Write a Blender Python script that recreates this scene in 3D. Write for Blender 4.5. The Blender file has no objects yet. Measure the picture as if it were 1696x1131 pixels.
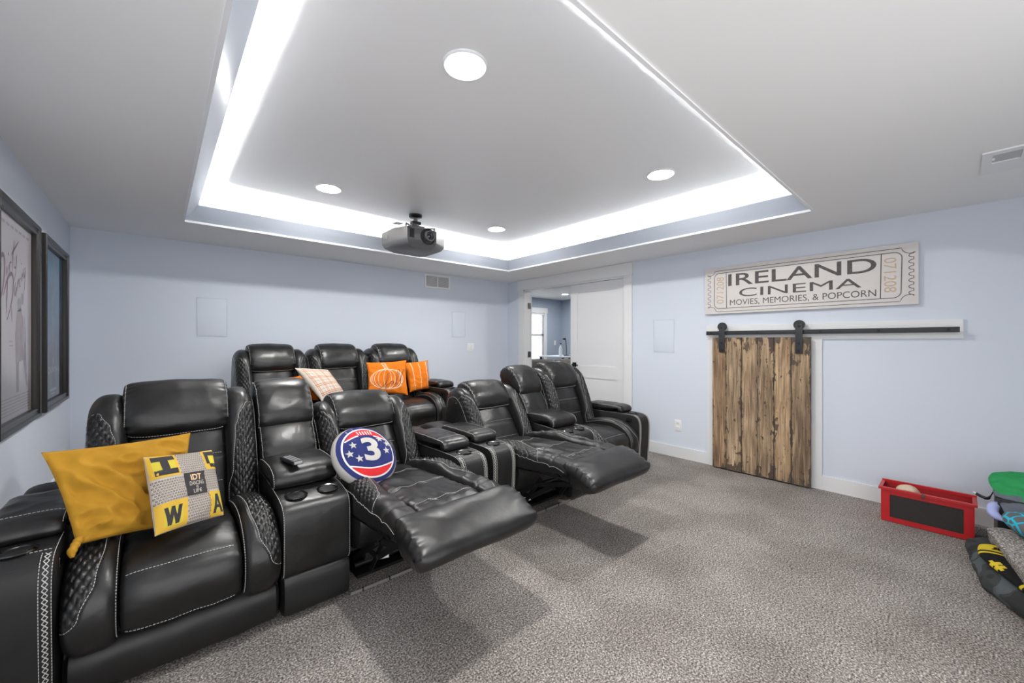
import bpy, bmesh, math, random
from mathutils import Vector, Matrix, noise
R = math.radians
PI = math.pi
random.seed(7)
SC = bpy.context.scene
COL = SC.collection

# ------------------------------------------------------------------ camera, world, exposure
cam = bpy.data.objects.new('camera', bpy.data.cameras.new('camera'))
COL.objects.link(cam)
cam.data.sensor_width = 36.0
cam.data.lens = 36.0 * 660.4 / 1696.0
cam.data.clip_start = 0.02
cam.location = (0, 0, 1.25)
cam.rotation_euler = (R(90), 0, -R(41.58))
SC.camera = cam
SC.view_settings.view_transform = 'Standard'
SC.view_settings.look = 'None'
SC.view_settings.gamma = 1.0
SC.view_settings.use_curve_mapping = False
SC.view_settings.exposure = 0.28
SC.cycles.max_bounces = 14
SC.cycles.diffuse_bounces = 9
SC.cycles.glossy_bounces = 4
SC.cycles.transparent_max_bounces = 8
SC.cycles.use_denoising = True
SC.cycles.sample_clamp_indirect = 6.0
SC.cycles.caustics_reflective = False
SC.cycles.caustics_refractive = False
LAMP, COVE, LAMP2, SKY = 405.0, 96.0, 380.0, 2.2
w = bpy.data.worlds.new('sky'); SC.world = w; w.use_nodes = True
w.node_tree.nodes['Background'].inputs[0].default_value = (0.98, 0.985, 1.0, 1)
w.node_tree.nodes['Background'].inputs[1].default_value = SKY

# ------------------------------------------------------------------ materials
MATS = {}
def mat(name, color=(.8, .8, .8), rough=.6, metal=0., spec=.5, bump=None, vary=None, emit=None, coat=0., alpha=None):
    """bump=(scale, strength, detail) ; vary=(scale, other colour, amount)"""
    if name in MATS: return MATS[name]
    m = bpy.data.materials.new(name); m.use_nodes = True
    nt = m.node_tree; b = nt.nodes['Principled BSDF']
    b.inputs['Base Color'].default_value = (*color, 1)
    b.inputs['Roughness'].default_value = rough
    b.inputs['Metallic'].default_value = metal
    b.inputs['Specular IOR Level'].default_value = spec
    b.inputs['Coat Weight'].default_value = coat
    if emit:
        b.inputs['Emission Color'].default_value = (*emit[0], 1)
        b.inputs['Emission Strength'].default_value = emit[1]
    tc = nt.nodes.new('ShaderNodeTexCoord')
    if vary:
        n = nt.nodes.new('ShaderNodeTexNoise'); n.inputs['Scale'].default_value = vary[0]; n.inputs['Detail'].default_value = 4
        nt.links.new(tc.outputs['Object'], n.inputs['Vector'])
        r = nt.nodes.new('ShaderNodeValToRGB'); r.color_ramp.elements[0].position = .5 - vary[2]; r.color_ramp.elements[1].position = .5 + vary[2]
        r.color_ramp.elements[0].color = (*color, 1); r.color_ramp.elements[1].color = (*vary[1], 1)
        nt.links.new(n.outputs['Fac'], r.inputs[0]); nt.links.new(r.outputs[0], b.inputs['Base Color'])
    if bump:
        n = nt.nodes.new('ShaderNodeTexNoise'); n.inputs['Scale'].default_value = bump[0]; n.inputs['Detail'].default_value = bump[2] if len(bump) > 2 else 3
        nt.links.new(tc.outputs['Object'], n.inputs['Vector'])
        bp = nt.nodes.new('ShaderNodeBump'); bp.inputs['Strength'].default_value = bump[1]; bp.inputs['Distance'].default_value = .004
        nt.links.new(n.outputs['Fac'], bp.inputs['Height']); nt.links.new(bp.outputs[0], b.inputs['Normal'])
    MATS[name] = m
    return m

M_wall = mat('pale_blue_wall_paint', (.640, .685, .765), .75, bump=(260, .06), spec=.3)
M_ceil = mat('white_ceiling_paint', (.86, .855, .845), .62, bump=(220, .05), spec=.35)
M_tray = mat('tray_ceiling_paint', (.87, .865, .855), .38, bump=(60, .02), spec=.5)
M_trim = mat('white_trim_paint', (.74, .745, .75), .4)
M_door = mat('white_door_paint', (.70, .705, .715), .42)
M_plate = mat('white_plastic', (.8, .8, .8), .35)
M_leather = None
def leather(name, base, rough, wr):
    m = mat(name, base, rough, spec=.55)
    nt = m.node_tree; b = nt.nodes['Principled BSDF']
    tc = nt.nodes.new('ShaderNodeTexCoord')
    v = nt.nodes.new('ShaderNodeTexVoronoi'); v.inputs['Scale'].default_value = 420; v.feature = 'DISTANCE_TO_EDGE'
    n = nt.nodes.new('ShaderNodeTexNoise'); n.inputs['Scale'].default_value = 16; n.inputs['Detail'].default_value = 2; n.inputs['Distortion'].default_value = .3
    n2 = nt.nodes.new('ShaderNodeTexNoise'); n2.inputs['Scale'].default_value = 5; n2.inputs['Detail'].default_value = 3
    for q in (v, n, n2): nt.links.new(tc.outputs['Object'], q.inputs['Vector'])
    b1 = nt.nodes.new('ShaderNodeBump'); b1.inputs['Strength'].default_value = .10; b1.inputs['Distance'].default_value = .001
    b2 = nt.nodes.new('ShaderNodeBump'); b2.inputs['Strength'].default_value = wr; b2.inputs['Distance'].default_value = .02
    nt.links.new(v.outputs['Distance'], b1.inputs['Height']); nt.links.new(n.outputs['Fac'], b2.inputs['Height'])
    nt.links.new(b2.outputs[0], b1.inputs['Normal']); nt.links.new(b1.outputs[0], b.inputs['Normal'])
    mr = nt.nodes.new('ShaderNodeMapRange'); mr.inputs[1].default_value = .3; mr.inputs[2].default_value = .7
    mr.inputs[3].default_value = rough - .07; mr.inputs[4].default_value = rough + .10
    nt.links.new(n2.outputs['Fac'], mr.inputs[0]); nt.links.new(mr.outputs[0], b.inputs['Roughness'])
    return m
M_leather = leather('black_leather', (.0075, .0072, .0072), .35, .12)
M_leather2 = leather('plain_black_vinyl', (.0055, .0053, .0053), .48, .05)
M_thread = mat('light_grey_thread', (.55, .54, .52), .7)
M_seam = mat('dark_seam', (.004, .004, .004), .8)
M_blackm = mat('black_metal', (.012, .012, .012), .45, .6)
M_iron = mat('dark_iron', (.035, .037, .04), .5, .5, bump=(60, .1))
M_steel = mat('galvanised_steel', (.45, .44, .42), .42, .8)
M_chrome = mat('dark_chrome', (.13, .13, .135), .16, 1.)
M_linkm = mat('grey_black_link_metal', (.03, .03, .032), .4, .7)
M_black = mat('matte_black', (.006, .006, .006), .7)
M_blackpl = mat('black_plastic', (.02, .02, .022), .35)
M_lamp = mat('lamp_diffuser', (.9, .9, .9), .5, emit=((1, .985, .96), LAMP))
M_lamp2 = mat('far_lamp_diffuser', (.9, .9, .9), .5, emit=((1, .985, .96), LAMP2))
M_led = mat('led_strip', (.9, .9, .9), .5, emit=((1, .99, .98), COVE))
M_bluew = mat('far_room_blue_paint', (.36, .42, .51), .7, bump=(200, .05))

def carpet_mat():
    m = bpy.data.materials.new('grey_carpet_pile'); m.use_nodes = True
    nt = m.node_tree; b = nt.nodes['Principled BSDF']; b.inputs['Roughness'].default_value = .95; b.inputs['Specular IOR Level'].default_value = .1
    tc = nt.nodes.new('ShaderNodeTexCoord')
    a = nt.nodes.new('ShaderNodeTexNoise'); a.inputs['Scale'].default_value = 135; a.inputs['Detail'].default_value = 3; a.inputs['Roughness'].default_value = .7
    v = nt.nodes.new('ShaderNodeTexVoronoi'); v.inputs['Scale'].default_value = 125
    c = nt.nodes.new('ShaderNodeTexNoise'); c.inputs['Scale'].default_value = 2.6; c.inputs['Detail'].default_value = 6; c.inputs['Distortion'].default_value = .1
    for q in (a, v, c): nt.links.new(tc.outputs['Object'], q.inputs['Vector'])
    r = nt.nodes.new('ShaderNodeValToRGB'); e = r.color_ramp.elements
    e[0].position = .36; e[0].color = (.085, .074, .066, 1); e[1].position = .64; e[1].color = (.77, .715, .67, 1)
    k = e.new(.5); k.color = (.315, .286, .264, 1)
    nt.links.new(a.outputs['Fac'], r.inputs[0])
    vr = nt.nodes.new('ShaderNodeValToRGB'); vr.color_ramp.elements[0].color = (1.12, 1.12, 1.12, 1); vr.color_ramp.elements[1].color = (.62, .62, .62, 1)
    vr.color_ramp.elements[1].position = .85
    nt.links.new(v.outputs['Distance'], vr.inputs[0])
    cr = nt.nodes.new('ShaderNodeValToRGB'); cr.color_ramp.elements[0].position = .38; cr.color_ramp.elements[1].position = .62
    cr.color_ramp.elements[0].color = (.84, .83, .82, 1); cr.color_ramp.elements[1].color = (1.08, 1.08, 1.08, 1)
    nt.links.new(c.outputs['Fac'], cr.inputs[0])
    m1 = nt.nodes.new('ShaderNodeMixRGB'); m1.blend_type = 'MULTIPLY'; m1.inputs[0].default_value = 1
    m2 = nt.nodes.new('ShaderNodeMixRGB'); m2.blend_type = 'MULTIPLY'; m2.inputs[0].default_value = 1
    nt.links.new(r.outputs[0], m1.inputs[1]); nt.links.new(vr.outputs[0], m1.inputs[2])
    nt.links.new(m1.outputs[0], m2.inputs[1]); nt.links.new(cr.outputs[0], m2.inputs[2]); nt.links.new(m2.outputs[0], b.inputs['Base Color'])
    bp = nt.nodes.new('ShaderNodeBump'); bp.inputs['Strength'].default_value = .9; bp.inputs['Distance'].default_value = .006
    nt.links.new(a.outputs['Fac'], bp.inputs['Height']); nt.links.new(bp.outputs[0], b.inputs['Normal'])
    return m
M_carpet = carpet_mat()

# ------------------------------------------------------------------ object helpers
def link(name, me, parent=None, loc=None, rot=None):
    o = bpy.data.objects.new(name, me); COL.objects.link(o)
    if parent is not None: o.parent = parent
    if loc is not None: o.location = loc
    if rot is not None: o.rotation_euler = rot
    return o
def thing(name, label, cat, loc=(0, 0, 0), rotz=0, group=None):
    o = bpy.data.objects.new(name, None); COL.objects.link(o); o.empty_display_size = .1
    o.location = loc; o.rotation_euler = (0, 0, rotz); o['label'] = label; o['category'] = cat
    if group: o['group'] = group
    return o
def tag(o, label, cat, group=None):
    o['label'] = label; o['category'] = cat
    if group: o['group'] = group
    return o
def struct(o):
    o['kind'] = 'structure'; return o
def stuff(o):
    o['kind'] = 'stuff'; return o

def tomesh(bm, m, name='m', sharp=40, smooth=True):
    me = bpy.data.meshes.new(name)
    if smooth:
        for f in bm.faces: f.smooth = True
    bm.to_mesh(me); bm.free()
    for q in (m if isinstance(m, (list, tuple)) else [m]): me.materials.append(q)
    if smooth:
        try: me.set_sharp_from_angle(angle=R(sharp))
        except Exception: pass
    return me
def add_box(bm, x0, x1, y0, y1, z0, z1, mi=0, M=None):
    vs = [bm.verts.new((x, y, z)) for x in (x0, x1) for y in (y0, y1) for z in (z0, z1)]
    if M is not None:
        for v in vs: v.co = M @ v.co
    for f in ((0, 1, 3, 2), (4, 6, 7, 5), (0, 4, 5, 1), (2, 3, 7, 6), (0, 2, 6, 4), (1, 5, 7, 3)):
        fc = bm.faces.new([vs[i] for i in f]); fc.material_index = mi
    return vs
def box_me(x0, x1, y0, y1, z0, z1, m, bev=0., seg=2):
    bm = bmesh.new(); add_box(bm, min(x0, x1), max(x0, x1), min(y0, y1), max(y0, y1), min(z0, z1), max(z0, z1))
    if bev: bmesh.ops.bevel(bm, geom=bm.edges[:], offset=bev, segments=seg, affect='EDGES', profile=.6)
    return tomesh(bm, m, smooth=bool(bev))
def add_cyl(bm, p0, p1, r0, r1=None, n=16, mi=0, cap=True):
    p0 = Vector(p0); p1 = Vector(p1); r1 = r0 if r1 is None else r1
    d = (p1 - p0).normalized(); a = d.orthogonal().normalized(); b = d.cross(a)
    A = [bm.verts.new(p0 + (a * math.cos(2 * PI * i / n) + b * math.sin(2 * PI * i / n)) * r0) for i in range(n)]
    B = [bm.verts.new(p1 + (a * math.cos(2 * PI * i / n) + b * math.sin(2 * PI * i / n)) * r1) for i in range(n)]
    for i in range(n):
        f = bm.faces.new((A[i], A[(i + 1) % n], B[(i + 1) % n], B[i])); f.material_index = mi
    if cap:
        bm.faces.new(A[::-1]).material_index = mi; bm.faces.new(B).material_index = mi
def cyl_me(p0, p1, r0, m, r1=None, n=20):
    bm = bmesh.new(); add_cyl(bm, p0, p1, r0, r1, n); return tomesh(bm, m)
def add_lathe(bm, prof, n=32, c=(0, 0, 0), mi=0, closed=False):
    c = Vector(c); rings = []
    for r, z in prof: rings.append([bm.verts.new(c + Vector((r * math.cos(2 * PI * i / n), r * math.sin(2 * PI * i / n), z))) for i in range(n)])
    prs = list(zip(rings, rings[1:])) + ([(rings[-1], rings[0])] if closed else [])
    for A, B in prs:
        for i in range(n): bm.faces.new((A[i], A[(i + 1) % n], B[(i + 1) % n], B[i])).material_index = mi
    return rings
def lathe_me(prof, m, n=32, closed=False, capb=False, capt=False):
    bm = bmesh.new(); r = add_lathe(bm, prof, n, closed=closed)
    if capb: bm.faces.new(r[0][::-1])
    if capt: bm.faces.new(r[-1])
    bmesh.ops.recalc_face_normals(bm, faces=bm.faces[:])
    return tomesh(bm, m)
def add_tube(bm, pts, r, n=8, mi=0):
    pts = [Vector(p) for p in pts]; rings = []
    up = None
    for i, p in enumerate(pts):
        d = (pts[min(i + 1, len(pts) - 1)] - pts[max(i - 1, 0)]).normalized()
        if up is None: up = d.orthogonal().normalized()
        a = (up - d * up.dot(d)).normalized(); b = d.cross(a); up = a
        rr = r[i] if isinstance(r, (list, tuple)) else r
        rings.append([bm.verts.new(p + (a * math.cos(2 * PI * k / n) + b * math.sin(2 * PI * k / n)) * rr) for k in range(n)])
    for A, B in zip(rings, rings[1:]):
        for k in range(n): bm.faces.new((A[k], A[(k + 1) % n], B[(k + 1) % n], B[k])).material_index = mi
    bm.faces.new(rings[0][::-1]).material_index = mi; bm.faces.new(rings[-1]).material_index = mi
def smooth_path(P, n):
    """Catmull-Rom through P, n points equally spaced along it"""
    P = [Vector(p) for p in P]; Q = [P[0] * 2 - P[1]] + P + [P[-1] * 2 - P[-2]]; D = []
    for i in range(1, len(Q) - 2):
        a, b, c, d = Q[i - 1:i + 3]
        for k in range(16):
            t = k / 16
            D.append(.5 * ((2 * b) + (c - a) * t + (2 * a - 5 * b + 4 * c - d) * t * t + (3 * b - a - 3 * c + d) * t ** 3))
    D.append(P[-1]); L = [0]
    for a, b in zip(D, D[1:]): L.append(L[-1] + (b - a).length)
    out = []; j = 0
    for i in range(n):
        s = L[-1] * i / (n - 1)
        while j < len(L) - 2 and L[j + 1] < s: j += 1
        t = (s - L[j]) / max(1e-9, L[j + 1] - L[j]); out.append(D[j].lerp(D[j + 1], min(1, max(0, t))))
    return out, L[-1]
def lerpf(tab, t):
    if t <= tab[0][0]: return tab[0][1]
    for (a, x), (b, y) in zip(tab, tab[1:]):
        if t <= b:
            k = (t - a) / (b - a); k = k * k * (3 - 2 * k); return x + (y - x) * k
    return tab[-1][1]
def sst(a, b, x):
    k = min(1, max(0, (x - a) / (b - a))); return k * k * (3 - 2 * k)

class Strip:
    """padded upholstery: a side profile (y, z) swept across x, crowned by H and sinking at its edges"""
    def __init__(s, path, x0, x1, H=.015, sink=.04, ns=20, nt=60, p=(3, 3), ends=(0, 0), extra=None, mirror=False, lin=.5):
        s.P, s.L = smooth_path([Vector((y, z)) for y, z in path], 240)
        s.x0, s.x1, s.H, s.sink, s.ns, s.nt, s.p, s.ends, s.extra, s.mirror, s.lin = x0, x1, H, sink, ns, nt, p, ends, extra, mirror, lin
    def pt(s, u, t, lift=0.):
        q = t * 239; i = min(238, int(q)); k = q - i
        P = s.P[i].lerp(s.P[i + 1], k)
        a = s.P[max(0, i - 2)]; b = s.P[min(239, i + 3)]; d = (b - a).normalized(); n = Vector((-d.y, d.x))
        p = s.p[0] if u < .5 else s.p[1]; e = abs(2 * u - 1)
        E = max(0, 1 - e ** p) ** (1 / p)
        if s.ends[0] and t < s.ends[0]: E *= math.sqrt(max(0, 1 - (1 - t / s.ends[0]) ** 2))
        if s.ends[1] and t > 1 - s.ends[1]: E *= math.sqrt(max(0, 1 - (1 - (1 - t) / s.ends[1]) ** 2))
        h = -s.sink + (s.H + s.sink) * E
        x = s.x0 + (s.x1 - s.x0) * u
        if s.extra: h += s.extra(u, t, x, t * s.L)
        P = P + n * (h + lift)
        return Vector((-x if s.mirror else x, P.x, P.y))
    def mesh(s, m, name='cushion', sharp=50):
        bm = bmesh.new(); G = []
        for i in range(s.nt):
            row = []
            for j in range(s.ns):
                l = j / (s.ns - 1); u = s.lin * l + (1 - s.lin) * (.5 - .5 * math.cos(PI * l))
                row.append(bm.verts.new(s.pt(u, i / (s.nt - 1))))
            G.append(row)
        for i in range(s.nt - 1):
            for j in range(s.ns - 1): bm.faces.new((G[i][j], G[i][j + 1], G[i + 1][j + 1], G[i + 1][j]))
        bm.faces.new([r[0] for r in G]); bm.faces.new([r[-1] for r in G][::-1])
        bm.faces.new(G[0][::-1] + G[-1])
        bmesh.ops.recalc_face_normals(bm, faces=bm.faces[:])
        return tomesh(bm, m, name, sharp)

def quilt(mask, amp=.006, cx=.036, cz=.044, W=.20):
    def f(u, t, x, T):
        q = mask(u, t)
        if q <= 0: return 0
        a = u * W / cx + T / cz; b = u * W / cx - T / cz
        return q * amp * (min(1, 1.5 * min(abs(math.sin(PI * a)), abs(math.sin(PI * b)))) ** .7 - .7)
    return f
def gathers(k=1., w=.10, f=34, seed=0):
    def g(u, t, x, T):
        e = min(u, 1 - u) / w
        if e > 2.5: return 0
        return k * .0035 * math.exp(-e * e) * math.sin(T * 2 * PI * f + 2.5 * noise.noise(Vector((seed, T * 14, 0)))) * (1 + noise.noise(Vector((T * 9, seed, 3))))
    return g
def creases(amp, sx, st, seed=0):
    return lambda u, t, x, T: amp * (abs(noise.noise(Vector((x * sx, T * st, seed)))) * -2 + .5)
def add_f(*fs): return lambda u, t, x, T: sum(f(u, t, x, T) for f in fs)
def groove(ts, d=.005, wd=.006, L=1.):
    """sewn seam lines running across at the given t"""
    return lambda u, t, x, T: -sum(d * math.exp(-((t - q) * L / wd) ** 2) for q in ts)

def add_dashes(bm, pts, pitch=.0105, duty=.66, r=.0012, mi=0):
    pts = [Vector(p) for p in pts]; L = [0]
    for a, b in zip(pts, pts[1:]): L.append(L[-1] + (b - a).length)
    n = int(L[-1] / pitch); j = 0
    def at(s):
        nonlocal j
        while j < len(L) - 2 and L[j + 1] < s: j += 1
        return pts[j].lerp(pts[j + 1], (s - L[j]) / max(1e-9, L[j + 1] - L[j]))
    for i in range(n):
        a = at(i * pitch); b = at(min(L[-1], (i + duty) * pitch))
        add_seg(bm, a, b, r, mi)
def add_seg(bm, a, b, r, mi=0):
    d = b - a
    if d.length < 1e-6: return
    d.normalize(); u = d.orthogonal().normalized() * r; v = d.cross(u)
    A = [bm.verts.new(a + q) for q in (u, v, -u, -v)]; B = [bm.verts.new(b + q) for q in (u, v, -u, -v)]
    for i in range(4): bm.faces.new((A[i], A[(i + 1) % 4], B[(i + 1) % 4], B[i])).material_index = mi
    bm.faces.new(A[::-1]); bm.faces.new(B)
def stitches(lines, r=.0012, pitch=.0105):
    bm = bmesh.new()
    for l in lines: add_dashes(bm, l, pitch, .66, r)
    return tomesh(bm, M_thread, 'stitching', smooth=False)

# ---- flat prints mapped on a surface
def text_bm(s, bold=0., shear=0.):
    cu = bpy.data.curves.new('t', 'FONT'); cu.body = s; cu.size = 1; cu.offset = bold; cu.shear = shear; cu.resolution_u = 5
    o = bpy.data.objects.new('t', cu); COL.objects.link(o)
    bpy.context.view_layer.update()
    me = o.evaluated_get(bpy.context.evaluated_depsgraph_get()).to_mesh()
    bm = bmesh.new(); bm.from_mesh(me); bpy.data.objects.remove(o); bpy.data.curves.remove(cu)
    xs = [v.co.x for v in bm.verts]; ys = [v.co.y for v in bm.verts]
    a, b, c, d = min(xs), max(xs), min(ys), max(ys)
    for v in bm.verts: v.co = Vector(((v.co.x - a) / (b - a), (v.co.y - c) / (d - c), 0))
    bmesh.ops.remove_doubles(bm, verts=bm.verts[:], dist=1e-5)
    return bm
def text2d(bm, s, x0, x1, y0, y1, rot=0, mi=0, bold=0., shear=0.):
    t = text_bm(s, bold, shear)
    cx, cy = (x0 + x1) / 2, (y0 + y1) / 2; W, Hh = x1 - x0, y1 - y0
    vm = {}
    for v in t.verts:
        u, k = v.co.x - .5, v.co.y - .5
        if rot == 90: q = (cx - k * Hh, cy + u * W)
        elif rot == -90: q = (cx + k * Hh, cy - u * W)
        else:
            q = (u * W, k * Hh); a = R(rot); q = (cx + q[0] * math.cos(a) - q[1] * math.sin(a), cy + q[0] * math.sin(a) + q[1] * math.cos(a))
        vm[v] = bm.verts.new((q[0], q[1], 0))
    for f in t.faces:
        try: bm.faces.new([vm[v] for v in f.verts]).material_index = mi
        except ValueError: pass
    t.free()
def poly2d(bm, pts, mi=0):
    f = bm.faces.new([bm.verts.new((x, y, 0)) for x, y in pts]); f.material_index = mi; return f
def rib2d(bm, pts, wd, mi=0, closed=False, smooth=0):
    P = [Vector((a[0], a[1], 0)) for a in pts]
    if smooth: P, _ = smooth_path(P, smooth)
    n = len(P); A = []; B = []
    for i, p in enumerate(P):
        if closed: d = P[(i + 1) % n] - P[i - 1]
        else: d = P[min(i + 1, n - 1)] - P[max(i - 1, 0)]
        if d.length < 1e-9: d = Vector((1, 0, 0))
        d.normalize(); q = Vector((-d.y, d.x, 0)) * ((wd(i / (n - 1)) if callable(wd) else wd) / 2)
        A.append(bm.verts.new(p + q)); B.append(bm.verts.new(p - q))
    for i in range(n if closed else n - 1):
        k = (i + 1) % n
        bm.faces.new((A[i], A[k], B[k], B[i])).material_index = mi
def finish2d(bm, fn, mats, lift=.0006, cut=None, name='print'):
    """cut the flat drawing on a grid, then lay it on the surface fn(x, y, lift)"""
    if cut:
        bmesh.ops.triangulate(bm, faces=bm.faces[:])
        xs = [v.co.x for v in bm.verts]; ys = [v.co.y for v in bm.verts]
        for ax, lo, hi in ((0, min(xs), max(xs)), (1, min(ys), max(ys))):
            q = lo + cut
            while q < hi:
                co = Vector((q, 0, 0)) if ax == 0 else Vector((0, q, 0)); no = Vector((1, 0, 0)) if ax == 0 else Vector((0, 1, 0))
                bmesh.ops.bisect_plane(bm, geom=bm.verts[:] + bm.edges[:] + bm.faces[:], plane_co=co, plane_no=no, dist=1e-6)
                q += cut
    for v in bm.verts: v.co = fn(v.co.x, v.co.y, lift)
    return tomesh(bm, mats, name, smooth=bool(cut))

# ------------------------------------------------------------------ room shell
XL, XR, YB, YF, ZC, ZT = -.54, 4.20, 4.836, -1.05, 2.19, 2.478
TX0, TX1, TY0, TY1 = .14, 3.515, .70, 4.033
DY0, DY1, DZ = 2.69, 4.46, 2.04      # double doorway in the right wall
KY0, KY1, KZ = .885, 1.655, 1.26     # low doorway behind the barn door
def boxes(name, lst, m, parent=None):
    bm = bmesh.new()
    for b in lst: add_box(bm, *b)
    return link(name, tomesh(bm, m, smooth=False), parent)
struct(boxes('floor', [(XL - .1, XR + .12, YF - .1, YB + .1, -.1, 0)], M_carpet))
struct(boxes('wall_left', [(XL - .1, XL, .75, YB + .1, 0, 2.7)], M_wall))
struct(boxes('wall_back', [(XL, XR, YB, YB + .1, 0, 2.7)], M_wall))
struct(boxes('wall_right', [(XR, XR + .12, DY1, YB + .1, 0, 2.7), (XR, XR + .12, KY1, DY0, 0, 2.7), (XR, XR + .12, DY0, DY1, DZ, 2.7),
                            (XR, XR + .12, YF - .1, KY0, 0, 2.7), (XR, XR + .12, KY0, KY1, KZ, 2.7)], M_wall))
struct(boxes('ceiling', [(XL, TX0, YF, YB, ZC, ZT + .1), (TX1, XR, YF, YB, ZC, ZT + .1), (TX0, TX1, YF, TY0, ZC, ZT + .1), (TX0, TX1, TY1, YB, ZC, ZT + .1)], M_ceil))
struct(boxes('ceiling_tray', [(TX0 - .002, TX1 + .002, TY0 - .002, TY1 + .002, ZT, ZT + .1)], M_tray))
struct(boxes('wall_front', [(1.9, XR + .1, YF - .1, YF, 0, 2.7)], M_wall))  # front left corner stays open so sky light fills the room
# crown moulding of the tray: leans inward as it rises and hides the LED strip
def ring_profile(name, prof, m):
    """sweep a profile of (inward, z) round the four sides of the tray, mitred"""
    bm = bmesh.new(); rings = []
    for ins, z in prof:
        rings.append([bm.verts.new(q) for q in ((TX0 + ins, TY0 + ins, z), (TX1 - ins, TY0 + ins, z), (TX1 - ins, TY1 - ins, z), (TX0 + ins, TY1 - ins, z))])
    for A, B in zip(rings, rings[1:] + rings[:1]):
        for i in range(4): bm.faces.new((A[i], A[(i + 1) % 4], B[(i + 1) % 4], B[i]))
    bmesh.ops.recalc_face_normals(bm, faces=bm.faces[:])
    return link(name, tomesh(bm, m, sharp=20))
struct(ring_profile('trim_1', [(.0, ZC + .012), (.012, ZC + .016), (.040, ZC + .045), (.072, ZC + .085), (.094, ZC + .118), (.094, ZC + .124), (.086, ZC + .124), (.063, ZC + .094), (.032, ZC + .056), (.0, ZC + .030)],
                    mat('tray_moulding_blue_paint', (.50, .545, .62), .32)))
struct(ring_profile('trim_2', [(-.001, ZC - .006), (.014, ZC - .006), (.016, ZC + .006), (.012, ZC + .0118), (-.001, ZC + .0118)], mat('bright_white_trim', (.86, .87, .88), .35)))
led = ring_profile('led_strip', [(.024, ZC + .064), (.030, ZC + .060), (.038, ZC + .068), (.030, ZC + .073)], M_led)
tag(led, 'white LED strip hidden behind the blue moulding round the tray ceiling', 'light strip')

# baseboards
def baseboard(name, lst):
    struct(boxes(name, lst, M_trim))
bb, bt = .118, .014
baseboard('baseboard_right', [(XR - bt, XR, KY1 + .065, DY0 - .105, 0, bb), (XR - bt, XR, YF, KY0 - .105, 0, bb), (XR - bt, XR, DY1 + .18, YB, 0, bb)])
RZ = .18
baseboard('baseboard_left', [(XL, XL + bt, .75, 3.25, 0, bb), (XL, XL + bt, 3.25, YB, RZ, RZ + bb + .01)])
baseboard('baseboard_back', [(XL, 3.0, YB - bt, YB, RZ, RZ + bb), (3.0, XR, YB - bt, YB, 0, bb)])
# platform for the back row
bm = bmesh.new(); add_box(bm, XL, 3.0, 3.25, YB, 0, RZ)
bmesh.ops.bevel(bm, geom=[e for e in bm.edges if all(v.co.y < 3.3 and v.co.z > .1 for v in e.verts)], offset=.03, segments=4, affect='EDGES')
struct(link('floor_riser', tomesh(bm, M_carpet)))
# carpeted step in the front of the room, rounded nosing
bm = bmesh.new(); P = [(-.19, 0), (-.19, .07), (-.16, .10), (-.125, .115), (-.096, .155), (-.108, .195), (-.155, .21), (-.9, .21), (-1.04, .21), (-1.04, 0)]
prof, _ = smooth_path([Vector((a, b)) for a, b in P[:8]], 30); prof = list(prof) + [Vector((-1.04, .21)), Vector((-1.04, 0))]
SX1 = 3.56
rows = []
def step_row(x, sh, dz=0.): return [bm.verts.new((x, p.x - (sh if i < 28 else 0), p.y - (dz if p.y > .15 else 0))) for i, p in enumerate(prof)]
for x in (1.6, 2.0, 2.4, 2.8, 3.1): rows.append(step_row(x, .17 * (3.46 - x)))
for k in range(9):
    th = k / 8 * PI / 2; rows.append(step_row(SX1 - .10 + .10 * math.sin(th), .10 * (1 - math.cos(th)), .012 * (k / 8) ** 2))
for A, B in zip(rows, rows[1:]):
    for i in range(len(prof) - 1): bm.faces.new((A[i], A[i + 1], B[i + 1], B[i]))
bm.faces.new(rows[0][::-1]); bm.faces.new(rows[-1]); bmesh.ops.recalc_face_normals(bm, faces=bm.faces[:])
struct(link('floor_step', tomesh(bm, M_carpet)))

# ---- double door casing and leaves
def casing(name, x, y0, y1, ztop, wd, head, m, side=-1, t=.018, foot=0.):
    a, b = (x - t, x) if side < 0 else (x, x + t)
    return boxes(name, [(a, b, y0 - wd, y0, foot, ztop), (a, b, y1, y1 + wd, foot, ztop), (a - .006 if side < 0 else a, b if side < 0 else b + .006, y0 - wd - .012, y1 + wd + .012, ztop, ztop + head)], m)
struct(casing('trim_3', XR, DY0, DY1, DZ, .105, ZC - DZ - .003, M_trim))
struct(casing('trim_4', XR + .12, DY0, DY1, DZ, .105, .14, M_trim, side=1))
struct(boxes('trim_5', [(XR, XR + .12, DY0 - .002, DY0 + .018, 0, DZ), (XR, XR + .12, DY1 - .018, DY1 + .002, 0, DZ), (XR, XR + .12, DY0, DY1, DZ - .02, DZ + .002)], M_trim))
def panel_door(name, W, Hh, m):
    """leaf along +x from the hinge, thickness along y; two recessed panels"""
    t = bpy.data.objects.new(name, None); COL.objects.link(t); struct(t)
    th = .035; st = .115
    parts = [(0, st, 0, Hh), (W - st, W, 0, Hh), (st, W - st, 0, .24), (st, W - st, Hh - .115, Hh), (st, W - st, .76, .92)]
    bm = bmesh.new()
    for a, b, c, d in parts: add_box(bm, a, b, -th / 2, th / 2, c, d)
    link('door_frame', tomesh(bm, m, smooth=False), t)
    link('door_panel', box_me(st - .005, W - st + .005, -th / 2 + .010, th / 2 - .010, .235, .765, m), t)
    link('door_panel', box_me(st - .005, W - st + .005, -th / 2 + .010, th / 2 - .010, .915, Hh - .11, m), t)
    return t
d1 = panel_door('door_1', .845, 2.005, M_door); d1.location = (XR + .045, DY0 + .02, .012); d1.rotation_euler = (0, 0, R(90))
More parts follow.
